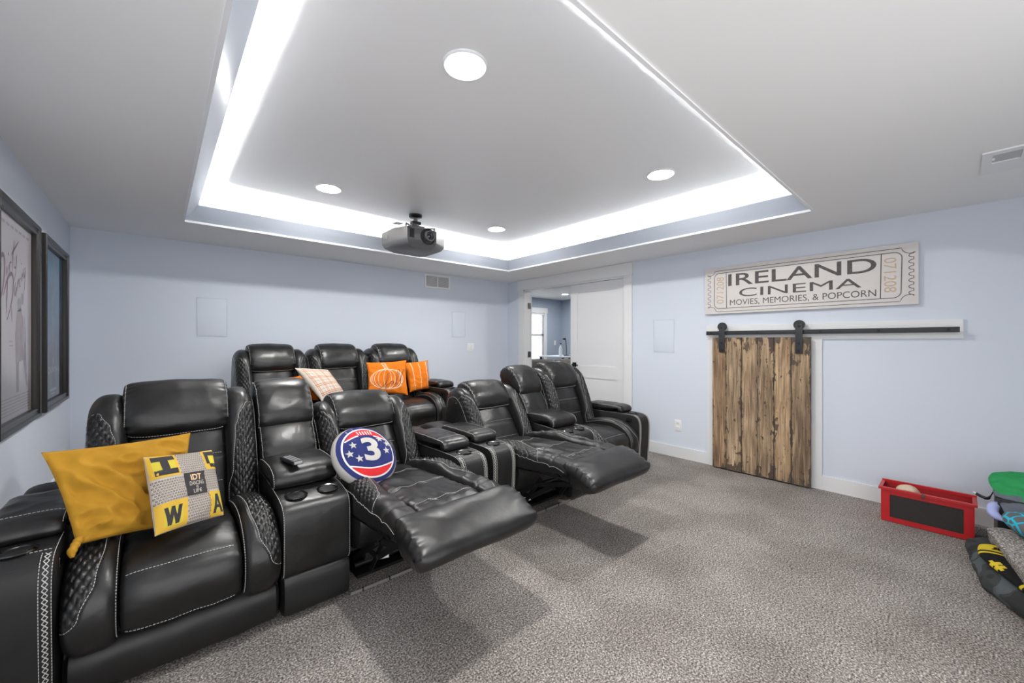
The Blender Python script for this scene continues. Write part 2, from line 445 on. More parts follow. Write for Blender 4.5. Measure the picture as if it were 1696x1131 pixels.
def lever(parent, x, z, s):
    h = link('door_handle', box_me(x - .03, x + .03, s * .0175, s * .028, z - .03, z + .03, M_blackm, .003), parent)
    bm = bmesh.new(); add_cyl(bm, (x, s * .02, z), (x, s * .07, z), .011); add_tube(bm, [(x, s * .065, z), (x - .045, s * .067, z), (x - .09, s * .063, z - .004)], [.011, .009, .008], 10)
    link('lever', tomesh(bm, M_blackm), h)
lever(d1, .775, .925, 1)
d2 = panel_door('door_2', .845, 2.005, M_door); d2.location = (XR + .165, DY1 + .012, .012); d2.rotation_euler = (0, 0, R(86))
for z in (.28, 1.05, 1.80):
    bm = bmesh.new(); add_box(bm, -.013, .045, -.0215, -.0175, z - .045, z + .045); add_cyl(bm, (-.012, -.024, z - .045), (-.012, -.024, z + .045), .007, n=10)
    h = link('hinge', tomesh(bm, mat('dark_hinge_metal', (.16, .15, .14), .35, .9), smooth=False), None)
    h.parent = bpy.data.objects['trim_5']; h.location = (XR + .085, DY1 - .0005, .0)
# ---- barn door opening trim
struct(boxes('trim_6', [(XR - .016, XR, KY0 - .105, KY0 - .0, 0, KZ + .014), (XR - .016, XR, KY1, KY1 + .065, 0, KZ + .014)], M_trim))
struct(boxes('trim_7', [(XR - .02, XR, -.009, 1.725, 1.272, 1.41)], M_trim))
struct(boxes('wall_closet', [(XR + .6, XR + .65, KY0 - .3, KY1 + .3, 0, 1.5), (XR + .12, XR + .6, KY0 - .35, KY0 - .3, 0, 1.5), (XR + .12, XR + .6, KY1 + .3, KY1 + .35, 0, 1.5), (XR + .12, XR + .65, KY0 - .35, KY1 + .35, 1.45, 1.5), (XR + .12, XR + .65, KY0 - .35, KY1 + .35, -.05, 0)], mat('dark_closet_paint', (.2, .2, .2), .8)))

# ---- the room beyond the double door
FX, FY, FZ = 8.72, 7.67, 2.44
struct(boxes('floor_far_room', [(XR + .12, FX, 1.5, FY, -.1, -.001)], mat('far_floor', (.30, .27, .24), .6)))
struct(boxes('ceiling_far_room', [(XR + .12, FX, 1.5, FY, FZ, FZ + .1)], M_ceil))
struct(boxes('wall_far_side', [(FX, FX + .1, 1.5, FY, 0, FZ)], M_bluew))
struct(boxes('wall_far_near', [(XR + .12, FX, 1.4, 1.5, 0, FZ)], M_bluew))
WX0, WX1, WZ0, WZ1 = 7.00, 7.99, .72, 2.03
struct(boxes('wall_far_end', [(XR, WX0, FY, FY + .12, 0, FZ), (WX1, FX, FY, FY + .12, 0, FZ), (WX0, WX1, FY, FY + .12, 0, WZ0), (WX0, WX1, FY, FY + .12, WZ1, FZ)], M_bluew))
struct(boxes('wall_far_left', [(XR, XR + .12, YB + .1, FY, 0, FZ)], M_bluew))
win = struct(boxes('window_1', [(WX0, WX0 + .05, FY + .03, FY + .09, WZ0, WZ1), (WX1 - .05, WX1, FY + .03, FY + .09, WZ0, WZ1), (WX0, WX1, FY + .03, FY + .09, WZ0, WZ0 + .06), (WX0, WX1, FY + .03, FY + .09, WZ1 - .05, WZ1), (WX0, WX1, FY + .03, FY + .09, 1.40, 1.45), ((WX0 + WX1) / 2 - .01, (WX0 + WX1) / 2 + .01, FY + .05, FY + .08, WZ0, WZ1)], M_trim))
def glass_mat():
    m = bpy.data.materials.new('clear_glass'); m.use_nodes = True; nt = m.node_tree
    for n in list(nt.nodes):
        if n.type == 'BSDF_PRINCIPLED': nt.nodes.remove(n)
    tr = nt.nodes.new('ShaderNodeBsdfTransparent'); gl = nt.nodes.new('ShaderNodeBsdfGlossy'); gl.inputs['Roughness'].default_value = .04
    fr = nt.nodes.new('ShaderNodeFresnel'); fr.inputs[0].default_value = 1.45; mx = nt.nodes.new('ShaderNodeMixShader')
    nt.links.new(fr.outputs[0], mx.inputs[0]); nt.links.new(tr.outputs[0], mx.inputs[1]); nt.links.new(gl.outputs[0], mx.inputs[2])
    nt.links.new(mx.outputs[0], nt.nodes['Material Output'].inputs[0]); return m
M_glass = glass_mat()
def sheet(pts):
    bm = bmesh.new(); bm.faces.new([bm.verts.new(p) for p in pts]); return tomesh(bm, M_glass, smooth=False)
for a_, b_ in ((1.45, WZ1 - .05), (WZ0 + .06, 1.40)):
    link('pane', sheet([(WX0 + .05, FY + .06, a_), (WX1 - .05, FY + .06, a_), (WX1 - .05, FY + .06, b_), (WX0 + .05, FY + .06, b_)]), win)
struct(boxes('trim_8', [(WX0 - .1, WX0, FY - .018, FY, WZ0 - .02, WZ1), (WX1, WX1 + .1, FY - .018, FY, WZ0 - .02, WZ1), (WX0 - .12, WX1 + .12, FY - .024, FY, WZ1, WZ1 + .14), (WX0 - .13, WX1 + .13, FY - .05, FY, WZ0 - .05, WZ0 - .02)], M_trim))
bl = thing('window_blind', 'white horizontal slat blind hanging in the far room window', 'blind', (0, 0, 0))
link('headrail', box_me(WX0 + .01, WX1 - .01, FY - .0, FY + .03, WZ1 - .05, WZ1 - .005, M_plate), bl)
sl = box_me(-.47, .47, -.022, .022, -.0012, .0012, M_plate)
for i in range(30):
    link('slat', sl, bl, ((WX0 + WX1) / 2, FY + .012, WZ1 - .08 - i * .041), (R(-6), 0, 0))
# desk with things in the far room, sofa back in front of it
tb = thing('desk', 'white topped desk seen through the doorway behind the grey couch', 'desk', (7.15, 6.30, 0))
link('desktop', box_me(-.45, .65, -.45, .30, .885, .915, mat('desk_white', (.75, .8, .88), .3), .006), tb)
for x in (-.42, .60):
    for y in (-.42, .26): link('leg', box_me(x - .02, x + .02, y - .02, y + .02, 0, .885, M_blackm), tb)
tt = thing('bottle', 'clear bottle with a white label standing on the far desk', 'bottle', (6.93, 6.12, .916))
link('glass_body', lathe_me([(.0, 0), (.04, 0), (.042, .02), (.042, .17), (.03, .21), (.014, .24), (.014, .27), (0, .27)], mat('milky_glass', (.7, .76, .82), .15)), tt)
link('cap', lathe_me([(0, .265), (.018, .265), (.018, .295), (0, .295)], M_blackpl), tt)
lp = thing('desk_lamp', 'thin black desk lamp arm on the far desk', 'lamp', (7.22, 6.20, .916))
link('base', lathe_me([(0, 0), (.07, 0), (.07, .015), (0, .02)], M_blackm), lp)
bm = bmesh.new(); add_tube(bm, [(0, 0, .01), (0, .0, .2), (-.02, 0, .36), (-.1, -.02, .40)], .008); link('arm', tomesh(bm, M_blackm), lp)
link('lamp_head', lathe_me([(0, .415), (.03, .41), (.045, .375), (0, .378)], M_blackm), lp).location = (-.1, -.02, 0)
tr = thing('tray', 'dark tray lying on the far desk', 'tray', (6.98, 6.22, .916))
link('tray_base', box_me(-.22, .02, -.14, .12, 0, .012, M_blackpl, .004), tr)
tr.location = (7.4, 6.0, .916)
gm = mat('grey_couch_fabric', (.13, .125, .12), .85, bump=(150, .4), vary=(3, (.2, .19, .18), .2))
gs = thing('couch', 'grey couch in the far room seen over the recliner backs', 'couch', (6.0, 5.45, 0), R(-32))
for i in range(2):
    s_ = Strip([(.0, .42), (-.03, .6), (.0, .80), (.10, .86), (.2, .80), (.24, .5), (.24, .1)], -.95 + i * .95, i * .95, .03, .04, 18, 40, (5, 5), extra=creases(.01, 6, 6, i))
    link('back_cushion', s_.mesh(gm), gs)
link('seat_base', box_me(-1.0, 1.0, -.6, .2, .08, .42, gm, .04), gs)
for x in (-1.1, .97): link('armrest', box_me(x, x + .13, -.62, .24, .08, .62, gm, .04), gs)
link('wall_switch_plate', box_me(8.40, 8.47, FY - .008, FY, 1.155, 1.275, M_plate, .002))
tag(bpy.data.objects['wall_switch_plate'], 'white switch plate on the blue wall of the far room', 'switch')
bpy.data.objects['wall_switch_plate'].name = 'switch_plate'
def down_light(x, y, z, m, label, far=False):
    t = thing('recessed_light', label, 'ceiling light', (x, y, z), 0, None)
    link('trim_ring', lathe_me([(.070, -.001), (.074, -.006), (.092, -.010), (.098, -.006), (.100, 0), (.070, 0)], M_trim, 40, closed=True), t)
    link('diffuser', lathe_me([(0, -.004), (.045, -.0045), (.066, -.003), (.070, -.0005), (.0, -.0003)], m, 40), t)
    return t
LX, LY = (1.02, 2.755), (1.463, 3.36)
down_light(LX[0], LY[0], ZT, M_lamp, 'largest and nearest round recessed light in the tray ceiling')
down_light(LX[0], LY[1], ZT, M_lamp, 'round recessed light in the tray left of the projector')
down_light(LX[1], LY[0], ZT, M_lamp, 'round recessed light in the tray towards the right wall')
down_light(LX[1], LY[1], ZT, M_lamp, 'small round recessed light just right of the projector')
down_light(7.67, 6.631, FZ, M_lamp2, 'recessed light in the ceiling of the far room')
for x, y, q in ((5.6, 3.2, 'near the doorway'), (6.2, 6.6, 'above the grey couch'), (7.4, 3.4, 'in the near right corner')):  # lamps added out of view to light the far room
    down_light(x, y, FZ, M_lamp2, 'added far room ceiling light ' + q + ', hidden by the wall')

# ------------------------------------------------------------------ recliner sofas
PV = Vector((0, .50, .42))                    # pivot of the backs
SEAT_W = .62
def seam_line(S, t, u0=.06, u1=.94, n=24, lift=.0015): return [S.pt(u0 + (u1 - u0) * i / n, t, lift) for i in range(n + 1)]
def side_line(S, u, t0, t1, n=60, lift=.0015): return [S.pt(u, t0 + (t1 - t0) * i / n, lift) for i in range(n + 1)]
def tab_line(S, tab, t0, t1, n=60, lift=.002): return [S.pt(lerpf(tab, t0 + (t1 - t0) * i / n), t0 + (t1 - t0) * i / n, lift) for i in range(n + 1)]

def make_meshes(hw):
    """every cushion of one seat of half width hw, in the seat's frame (x 0 = its middle, y 0 = its front, z 0 = floor)"""
    K = {}
    ci = hw * .575                             # half width of the middle channel
    # seat, upright
    cp = [(.05, .19), (-.01, .215), (-.038, .28), (-.040, .335), (-.018, .385), (.05, .428), (.18, .452), (.36, .445), (.52, .42), (.62, .40)]
    S = Strip(cp, -ci, ci, .012, .05, 20, 80, (4.5, 4.5), extra=add_f(groove([.075, .300], .005, .006, .98), creases(.004, 9, 5, 3), gathers(.6, .08, 26, 1)))
    K['seat'] = S.mesh(M_leather, 'seat'); K['seat_st'] = stitches([seam_line(S, .310), seam_line(S, .085)])
    bp = [(.05, .18), (-.01, .21), (-.045, .285), (-.035, .375), (.035, .448), (.15, .488), (.30, .485), (.45, .455), (.60, .42)]
    bt = [(.10, .0), (.15, .0), (.22, .34), (.32, .60), (.46, .72), (1, .80)]
    for k, mir in (('R', False), ('L', True)):
        # u = 0 at the outer edge
        S = Strip(bp, hw - .003, ci - .004, .022, .06, 46, 130, (2.6, 4), mirror=mir, lin=.7,
                  extra=add_f(quilt(lambda u, t: sst(.11, .17, t) * (1 - sst(-.04, .0, u - lerpf(bt, t))), .010), lambda u, t, x, T: -.004 * math.exp(-((u - lerpf(bt, t)) / .03) ** 2) if t > .14 else 0))
        K['bol' + k] = S.mesh(M_leather, 'side_bolster', 60); K['bol_st' + k] = stitches([tab_line(S, bt, .15, .97), side_line(S, .97, .05, .95)])
    S = Strip([(.05, .025), (.01, .05), (-.006, .11), (.0, .165), (.04, .20)], -hw + .006, hw - .006, .012, .03, 22, 26, (6, 6), extra=creases(.004, 6, 6, 9))
    K['skirt'] = S.mesh(M_leather2, 'skirt')
    # back, upright; then moved to the pivot
    sh = Matrix.Translation(-PV)
    def piv(me): me.transform(sh); return me
    yc = [(.46, .36), (.505, .50), (.545, .64), (.60, .78), (.66, .89), (.74, .93), (.83, .90), (.90, .70), (.93, .30)]
    S = Strip(yc, -ci - .01, ci + .01, .016, .05, 18, 100, (4, 4), extra=add_f(groove([.135, .235], .006, .006, 1.4), creases(.005, 10, 6, 5), gathers(.8, .06, 22, 4)))
    K['back'] = piv(S.mesh(M_leather, 'backrest')); K['back_st'] = piv(stitches([seam_line(S, .142), seam_line(S, .242)]))
    S = Strip([(.655, .79), (.605, .805), (.588, .85), (.605, .92), (.655, .985), (.73, 1.022), (.80, 1.015), (.85, .96), (.855, .90)], -ci - .022, ci + .022, .026, .05, 40, 60, (4.2, 4.2), ends=(.10, .12), lin=.55,
              extra=add_f(gathers(1.5, .075, 30, 2), creases(.004, 7, 7, 8)))
    K['head'] = piv(S.mesh(M_leather, 'headrest', 60)); K['head_st'] = piv(stitches([side_line(S, .035, .16, .75), side_line(S, .965, .16, .75), seam_line(S, .115, .06, .94)]))
    wp = [(.42, .37), (.462, .50), (.50, .63), (.552, .77), (.61, .89), (.68, .945), (.76, .955), (.84, .90), (.90, .66), (.935, .28)]
    wt = [(.0, .97), (.10, .95), (.17, .82), (.30, .72), (.345, .60), (.385, .38), (.41, 0), (1, 0)]
    for k, mir in (('R', False), ('L', True)):
        S = Strip(wp, hw - .002, ci - .006, .038, .09, 50, 210, (2.2, 3), mirror=mir, lin=.7,
                  extra=add_f(quilt(lambda u, t: (1 - sst(.39, .415, t)) * (1 - sst(-.05, .0, u - lerpf(wt, t))), .011), lambda u, t, x, T: -.004 * math.exp(-((u - lerpf(wt, t)) / .03) ** 2) if t < .405 else 0, creases(.003, 8, 8, 12)))
        K['wing' + k] = piv(S.mesh(M_leather, 'quilted_wing', 60)); K['wing_st' + k] = piv(stitches([tab_line(S, wt, .01, .409, 80), side_line(S, .04, .02, .60, 80)]))
    K['shell'] = piv(box_me(-hw + .02, hw - .02, .62, .95, .16, .86, M_leather2, .03))
    # seat and footrest, reclined
    rp = [(-.50, .47), (-.48, .500), (-.38, .517), (-.25, .515), (-.10, .505), (.10, .495), (.30, .475), (.45, .445), (.58, .40)]
    S = Strip(rp, -ci, ci, .008, .06, 26, 110, (5, 5), extra=add_f(groove([.13, .36, .62], .007, .007, 1.15), creases(.010, 10, 5, 21), gathers(1.3, .09, 16, 6)))
    K['rseat'] = S.mesh(M_leather, 'seat'); K['rseat_st'] = stitches([seam_line(S, .14), seam_line(S, .37), seam_line(S, .63)])
    rb = [(-.50, .47), (-.475, .503), (-.36, .520), (-.22, .518), (-.10, .522), (.05, .530), (.18, .512), (.36, .475), (.58, .41)]
    rt = [(.0, .0), (.24, .0), (.31, .50), (.42, .70), (.6, .80), (1, .85)]
    for k, mir in (('R', False), ('L', True)):
        S = Strip(rb, hw - .003, ci - .004, .018, .07, 46, 170, (2.6, 4), mirror=mir, lin=.7,
                  extra=add_f(quilt(lambda u, t: sst(.26, .32, t) * (1 - sst(-.04, .0, u - lerpf(rt, t))), .010), creases(.007, 12, 9, 30),
                              lambda u, t, x, T: -.012 * math.exp(-((t - .15) / .012) ** 2)))
        K['rbol' + k] = S.mesh(M_leather, 'side_bolster', 60); K['rbol_st' + k] = stitches([tab_line(S, rt, .25, .97), side_line(S, .02, .03, .95)])
    S = Strip([(-.50, .405), (-.60, .395), (-.668, .41), (-.672, .45), (-.60, .493), (-.52, .522), (-.468, .523), (-.455, .49)], -hw + .002, hw - .002, .014, .035, 30, 60, (7, 7), ends=(.05, .05),
              extra=add_f(gathers(1.3, .05, 24, 11), creases(.005, 5, 8, 15)))
    K['foot'] = S.mesh(M_leather, 'footrest', 60)
    K['chaise'] = box_me(-hw + .03, hw - .03, -.52, .45, .405, .455, M_leather2, .02)
    S = Strip([(.10, .20), (.02, .22), (-.03, .28), (-.045, .36), (-.01, .43)], -hw + .01, hw - .01, .015, .05, 18, 24, (5, 5))
    K['under'] = S.mesh(M_leather2, 'seat_front')
    # linkage: each bar of the folding footrest mechanism
    K['links'] = []
    for sd in (-1, 1):
        x = sd * (hw - .07)
        for (a, b, dx) in (((.16, .10), (-.16, .30), 0), ((-.16, .30), (-.52, .40), .012), ((.20, .20), (-.10, .20), .02), ((-.10, .20), (-.40, .40), .026), ((.02, .08), (-.18, .34), .034), ((-.30, .34), (-.55, .39), .04)):
            bm = bmesh.new(); p, q = Vector((x - sd * dx, a[0], a[1])), Vector((x - sd * dx, b[0], b[1])); d = (q - p).normalized(); n = Vector((0, -d.z, d.y))
            vs = [bm.verts.new(c) for c in [p + n * .014 + Vector((o, 0, 0)) for o in (-.003, .003)] + [p - n * .014 + Vector((o, 0, 0)) for o in (.003, -.003)] + [q + n * .014 + Vector((o, 0, 0)) for o in (-.003, .003)] + [q - n * .014 + Vector((o, 0, 0)) for o in (.003, -.003)]]
            for f in ((0, 1, 2, 3), (7, 6, 5, 4), (0, 4, 5, 1), (1, 5, 6, 2), (2, 6, 7, 3), (3, 7, 4, 0)): bm.faces.new([vs[k] for k in f])
            K['links'].append(tomesh(bm, M_linkm, smooth=False))
    K['bar1'] = cyl_me((-hw + .06, -.14, .29), (hw - .06, -.14, .29), .011, M_linkm, n=10)
    K['bar2'] = cyl_me((-hw + .06, .12, .08), (hw - .06, .12, .08), .014, M_linkm, n=10)
    K['bars'] = box_me(-hw + .05, hw - .05, .05, .40, .045, .06, M_blackm)
    K['tag'] = box_me(-.026, .026, -.001, .001, -.013, .013, M_plate)
    K['motor'] = box_me(-.20, -.02, .10, .17, .09, .15, M_blackpl, .01)
    K['tray'] = box_me(-hw + .02, hw - .02, .10, .93, .17, .37, M_black)
    K['base'] = box_me(-hw + .01, hw - .01, .03, .92, .03, .30, M_black)
    return K

def lace(bm, x, S, t0, t1, wd=.013, pitch=.017):
    """crossed threads between two rows of stitches, up the front of an arm"""
    L = (t1 - t0) * S.L; n = int(L / pitch); wu = wd / abs(S.x1 - S.x0)
    for i in range(n):
        a = t0 + (t1 - t0) * i / n; b = t0 + (t1 - t0) * (i + 1) / n
        for c, d in ((x - wu / 2, x + wu / 2), (x + wu / 2, x - wu / 2)):
            add_seg(bm, S.pt(c, a, .0012), S.pt(d, b, .0012), .0014)
def cup_mesh():
    bm = bmesh.new(); add_lathe(bm, [(.047, .0), (.049, .004), (.044, .007), (.037, .005), (.035, -.004), (.034, -.05)], 36)
    me = tomesh(bm, M_chrome); return me
CUP = cup_mesh()
CUPIN = lathe_me([(.0, -.045), (.0345, -.045), (.0352, .0005), (.0, .0015)], M_black, 30)
AW = .20
def make_arm():
    K = {}
    hw = AW / 2 - .002
    ap = [(.02, .02), (-.022, .05), (-.034, .20), (-.044, .38), (-.042, .48), (-.015, .535), (.05, .553), (.16, .556), (.35, .552), (.60, .55), (.95, .55)]
    S = Strip(ap, -hw, hw, .004, .016, 22, 80, (7, 7), extra=creases(.002, 6, 5, 2))
    K['arm'] = S.mesh(M_leather2, 'armrest')
    bm = bmesh.new()
    for u in (.10, .90): lace(bm, u, S, .03, .385)
    for u in (.03, .17, .83, .97): add_dashes(bm, side_line(S, u, .03, .39 if u not in (.03, .97) else .9, 90), .0105, .66, .0012)
    add_dashes(bm, seam_line(S, .40, .03, .97), .0105, .66, .0012)
    K['lace'] = tomesh(bm, M_thread, 'stitching', smooth=False)
    S2 = Strip([(.185, .552), (.150, .572), (.155, .602), (.19, .618), (.32, .622), (.48, .622), (.57, .612), (.60, .57)], -hw - .004, hw + .004, .008, .045, 30, 50, (5, 5), ends=(.06, .10), extra=creases(.004, 9, 7, 6))
    K['pad'] = S2.mesh(M_leather, 'armrest_pad')
    K['pad_st'] = stitches([side_line(S2, .045, .14, .9), side_line(S2, .955, .14, .9), seam_line(S2, .30, .04, .96)])
    K['body'] = box_me(-hw + .003, hw - .003, -.025, .97, .045, .535, M_leather2, .006)
    K['rear'] = Strip([(.56, .50), (.60, .555), (.70, .585), (.85, .58), (.96, .52), (.99, .40)], -hw, hw - .0, .01, .04, 14, 24, (4, 4)).mesh(M_leather2, 'rear')
    K['foot'] = box_me(-hw + .012, hw - .012, -.01, .09, 0, .046, M_blackpl, .004)
    K['footb'] = box_me(-hw + .012, hw - .012, .86, .95, 0, .046, M_blackpl, .004)
    K['button'] = box_me(-.002, .0, -.028, .028, -.016, .016, M_chrome, .0008)
    return K
def make_console(hw=.15):
    K = {}
    S = Strip([(.05, .02), (.0, .04), (-.008, .12), (-.002, .185), (.03, .205)], -hw + .002, hw - .002, .006, .02, 20, 26, (7, 7))
    K['low'] = S.mesh(M_leather2, 'console_skirt')
    S = Strip([(.04, .195), (.002, .215), (-.006, .32), (-.006, .43), (.012, .49), (.07, .515), (.20, .530), (.60, .56), (.75, .56)], -hw + .001, hw - .001, .005, .018, 24, 70, (7, 7), extra=creases(.002, 5, 5, 4))
    K['deck'] = S.mesh(M_leather, 'console')
    K['deck_st'] = stitches([side_line(S, .025, .0, .9, 100), side_line(S, .975, 0, .9, 100)])
    K['body'] = box_me(-hw + .004, hw - .004, .02, .90, .03, .50, M_leather2, .006)
    S = Strip([(.225, .53), (.188, .552), (.19, .592), (.23, .618), (.33, .630), (.46, .628), (.58, .60)], -hw - .006, hw + .006, .012, .05, 30, 44, (4.5, 4.5), ends=(.08, 0), extra=creases(.004, 5, 5, 7))
    K['lid'] = S.mesh(M_leather, 'console_lid'); K['lid_st'] = stitches([side_line(S, .04, .06, .95), side_line(S, .96, .06, .95)])
    sh = Matrix.Translation(-PV)
    def piv(me): me.transform(sh); return me
    S = Strip([(.53, .54), (.505, .58), (.53, .66), (.585, .745), (.63, .785), (.68, .79)], -hw + .002, hw - .002, .024, .05, 30, 40, (3.6, 3.6), ends=(.1, .1), extra=add_f(gathers(1.2, .10, 24, 17), creases(.004, 7, 7, 18)))
    K['low_pad'] = piv(S.mesh(M_leather, 'lower_pad', 60))
    L1 = [side_line(S, .05, .1, .9), side_line(S, .95, .1, .9)]
    S = Strip([(.66, .755), (.61, .775), (.605, .84), (.65, .92), (.71, .98), (.79, 1.0), (.86, .97), (.89, .90)], -hw + .0, hw - .0, .026, .05, 32, 50, (3.6, 3.6), ends=(.09, .1), extra=add_f(gathers(1.5, .10, 26, 19), creases(.004, 7, 7, 20)))
    K['up_pad'] = piv(S.mesh(M_leather, 'upper_pad', 60))
    K['pad_st'] = piv(stitches(L1 + [side_line(S, .04, .1, .8), side_line(S, .96, .1, .8)]))
    S = Strip([(.55, .50), (.60, .68), (.66, .82), (.72, .93), (.79, .965), (.86, .92), (.92, .70), (.94, .30)], -hw + .006, hw - .006, .004, .02, 10, 40, (6, 6))
    K['shell'] = piv(S.mesh(M_leather2, 'console_back'))
    return K
KS = make_meshes(SEAT_W / 2)
KL = make_meshes(.655 / 2)
KB = make_meshes(.60 / 2)
KA = make_arm()
KC = make_console()

def add_seat(root, x, K, reclined, hw):
    lo = (x, 0, 0)
    rot = (R(-12), 0, 0) if reclined else (0, 0, 0)
    pv = (x, PV.y - (.09 if reclined else 0), PV.z - (.07 if reclined else 0))
    b = link('backrest', K['back'], root, pv, rot); stuff(link('stitching', K['back_st'], b))
    h = link('headrest', K['head'], b); stuff(link('stitching', K['head_st'], b))
    for k in 'LR':
        link('quilted_wing', K['wing' + k], b); stuff(link('stitching', K['wing_st' + k], b))
    link('back_shell', K['shell'], b)
    if reclined:
        s = link('seat', K['rseat'], root, lo); stuff(link('stitching', K['rseat_st'], s))
        for k in 'LR':
            link('side_bolster', K['rbol' + k], s); stuff(link('stitching', K['rbol_st' + k], s))
        link('chaise_board', K['chaise'], s); link('seat_front', K['under'], s)
        link('footrest', K['foot'], root, lo)
        m = link('mechanism', K['bars'], root, lo)
        for q in K['links']: link('link_bar', q, m)
        link('cross_bar', K['bar1'], m); link('cross_bar', K['bar2'], m); link('motor', K['motor'], m)
        link('seat_box', K['tray'], m)
        t = link('label_tag', K['tag'], m, (-.13, .03, .125), (R(-25), 0, R(-14))); t['label'] = 'small white label tag'
    else:
        s = link('seat', K['seat'], root, lo); stuff(link('stitching', K['seat_st'], s))
        for k in 'LR':
            link('side_bolster', K['bol' + k], s); stuff(link('stitching', K['bol_st' + k], s))
        link('footrest_front', K['skirt'], root, lo)
        link('seat_base', K['base'], root, lo)
def add_arm(root, x, side):
    a = link('armrest', KA['arm'], root, (x, 0, 0)); stuff(link('stitching', KA['lace'], a))
    p = link('armrest_pad', KA['pad'], a); stuff(link('stitching', KA['pad_st'], a))
    link('side_panel', KA['body'], a); link('arm_rear', KA['rear'], a)
    c = link('cup_holder', CUP, a, (0, .075, .5575)); link('cup_well', CUPIN, a, (0, .075, .5585))
    link('foot', KA['foot'], a); link('foot', KA['footb'], a)
    if side: link('control_button', KA['button'], a, (side * (AW / 2 + .001), .06, .505))
def add_console(root, x):
    c = link('console', KC['deck'], root, (x, 0, 0)); stuff(link('stitching', KC['deck_st'], c))
    link('console_skirt', KC['low'], c); link('console_body', KC['body'], c)
    link('console_lid', KC['lid'], c); stuff(link('stitching', KC['lid_st'], c))
    for s in (-1, 1):
        link('cup_holder', CUP, c, (s * .070, .095, .524), (R(4), 0, 0)); link('cup_well', CUPIN, c, (s * .070, .095, .5255), (R(4), 0, 0))
    b = link('console_back', KC['shell'], root, (x, PV.y, PV.z))
    link('lower_pad', KC['low_pad'], b); link('upper_pad', KC['up_pad'], b); stuff(link('stitching', KC['pad_st'], b))
def add_rail(root, x0, x1):
    bm = bmesh.new(); add_box(bm, x0, x1, .0, .005, .004, .018)
    r_ = link('front_rail', tomesh(bm, M_steel, smooth=False), root)
    n = int((x1 - x0) / .14)
    cl = box_me(-.003, .003, -.002, .007, .002, .022, M_black)
    for i in range(n): link('rail_clip', cl, r_, (x0 + .06 + i * .14, 0, 0))
def loveseat(cx, y, first_reclined, label, wl=.62, kl=None):
    t = thing('reclining_loveseat', label, 'sofa', (cx, y, 0))
    kl = kl or KS; q = .15 + SEAT_W / 2; ql = .15 + wl / 2
    add_seat(t, -ql, kl, first_reclined, wl / 2); add_seat(t, q, KS, not first_reclined, SEAT_W / 2)
    e = .15 + SEAT_W + AW / 2; el = .15 + wl + AW / 2
    add_arm(t, -el, 1); add_arm(t, e, -1); add_console(t, 0)
    add_rail(t, *((-ql - wl / 2, -.15) if first_reclined else (.15, q + SEAT_W / 2)))
    return t
loveseat(.556, 1.985, False, 'black leather reclining loveseat at the left, holding the mustard and the round pillow', .655, KL)
loveseat(2.565, 2.03, True, 'black leather reclining loveseat nearest the right wall, left footrest raised, no pillows')
bs = thing('reclining_sofa', 'black leather three seat sofa of the back row by the back wall', 'sofa', (1.40, 3.65, RZ))
for i in (-1, 0, 1): add_seat(bs, i * .60, KB, False, .30)
add_arm(bs, -.90 - AW / 2, 1); add_arm(bs, .90 + AW / 2, -1)

# ------------------------------------------------------------------ wall fittings
def slats_vent(t, W, Hh, cols, n, m, ax):
    """louvres in the x-z plane facing -y"""
    pass
vt = thing('wall_vent', 'white louvred return air vent high on the back wall under the ceiling', 'vent', (2.904, YB, 2.078))
bm = bmesh.new(); W2, H2 = .202, .094
for b in ((-W2, W2, -.010, 0, H2 - .022, H2), (-W2, W2, -.010, 0, -H2, -H2 + .022), (-W2, -W2 + .022, -.010, 0, -H2 + .022, H2 - .022), (W2 - .022, W2, -.010, 0, -H2 + .022, H2 - .022), (-.006, .006, -.010, 0, -H2 + .022, H2 - .022)): add_box(bm, *b)
link('frame', tomesh(bm, M_plate, smooth=False), vt)
link('backing', box_me(-W2 + .01, W2 - .01, -.002, -.0005, -H2 + .01, H2 - .01, mat('vent_dark', (.34, .34, .35), .8)), vt)
lv = box_me(-.087, .087, -.0055, .0055, -.0008, .0008, M_plate)
for cx in (-.093, .093):
    for i in range(13): link('louvre', lv, vt, (cx, -.006, -.066 + i * .011), (R(38), 0, 0))
sw = thing('light_switch', 'white double rocker light switch on the back wall', 'switch', (3.467, YB, 1.165))
link('plate', box_me(-.060, .060, -.006, 0, -.060, .060, M_plate, .002), sw)
for x in (-.024, .024): link('rocker', box_me(x - .016, x + .016, -.010, -.005, -.034, .034, M_plate, .0015), sw)
ol = thing('power_outlet', 'white power outlet on the right wall left of the barn door', 'outlet', (XR, 2.03, .345), R(-90))
link('plate', box_me(-.038, .038, -.006, 0, -.060, .060, M_plate, .002), ol)
for z in (-.024, .024):
    o = link('socket', box_me(-.017, .017, -.009, -.005, z - .015, z + .015, M_plate, .003), ol)
    for x in (-.006, .006): link('slot', box_me(x - .001, x + .001, -.0095, -.008, z - .002, z + .007, M_black), o)
def speaker(name, x0, x1, z0, z1, label):
    t = thing(name, label, 'speaker', ((x0 + x1) / 2, YB, (z0 + z1) / 2)); return t
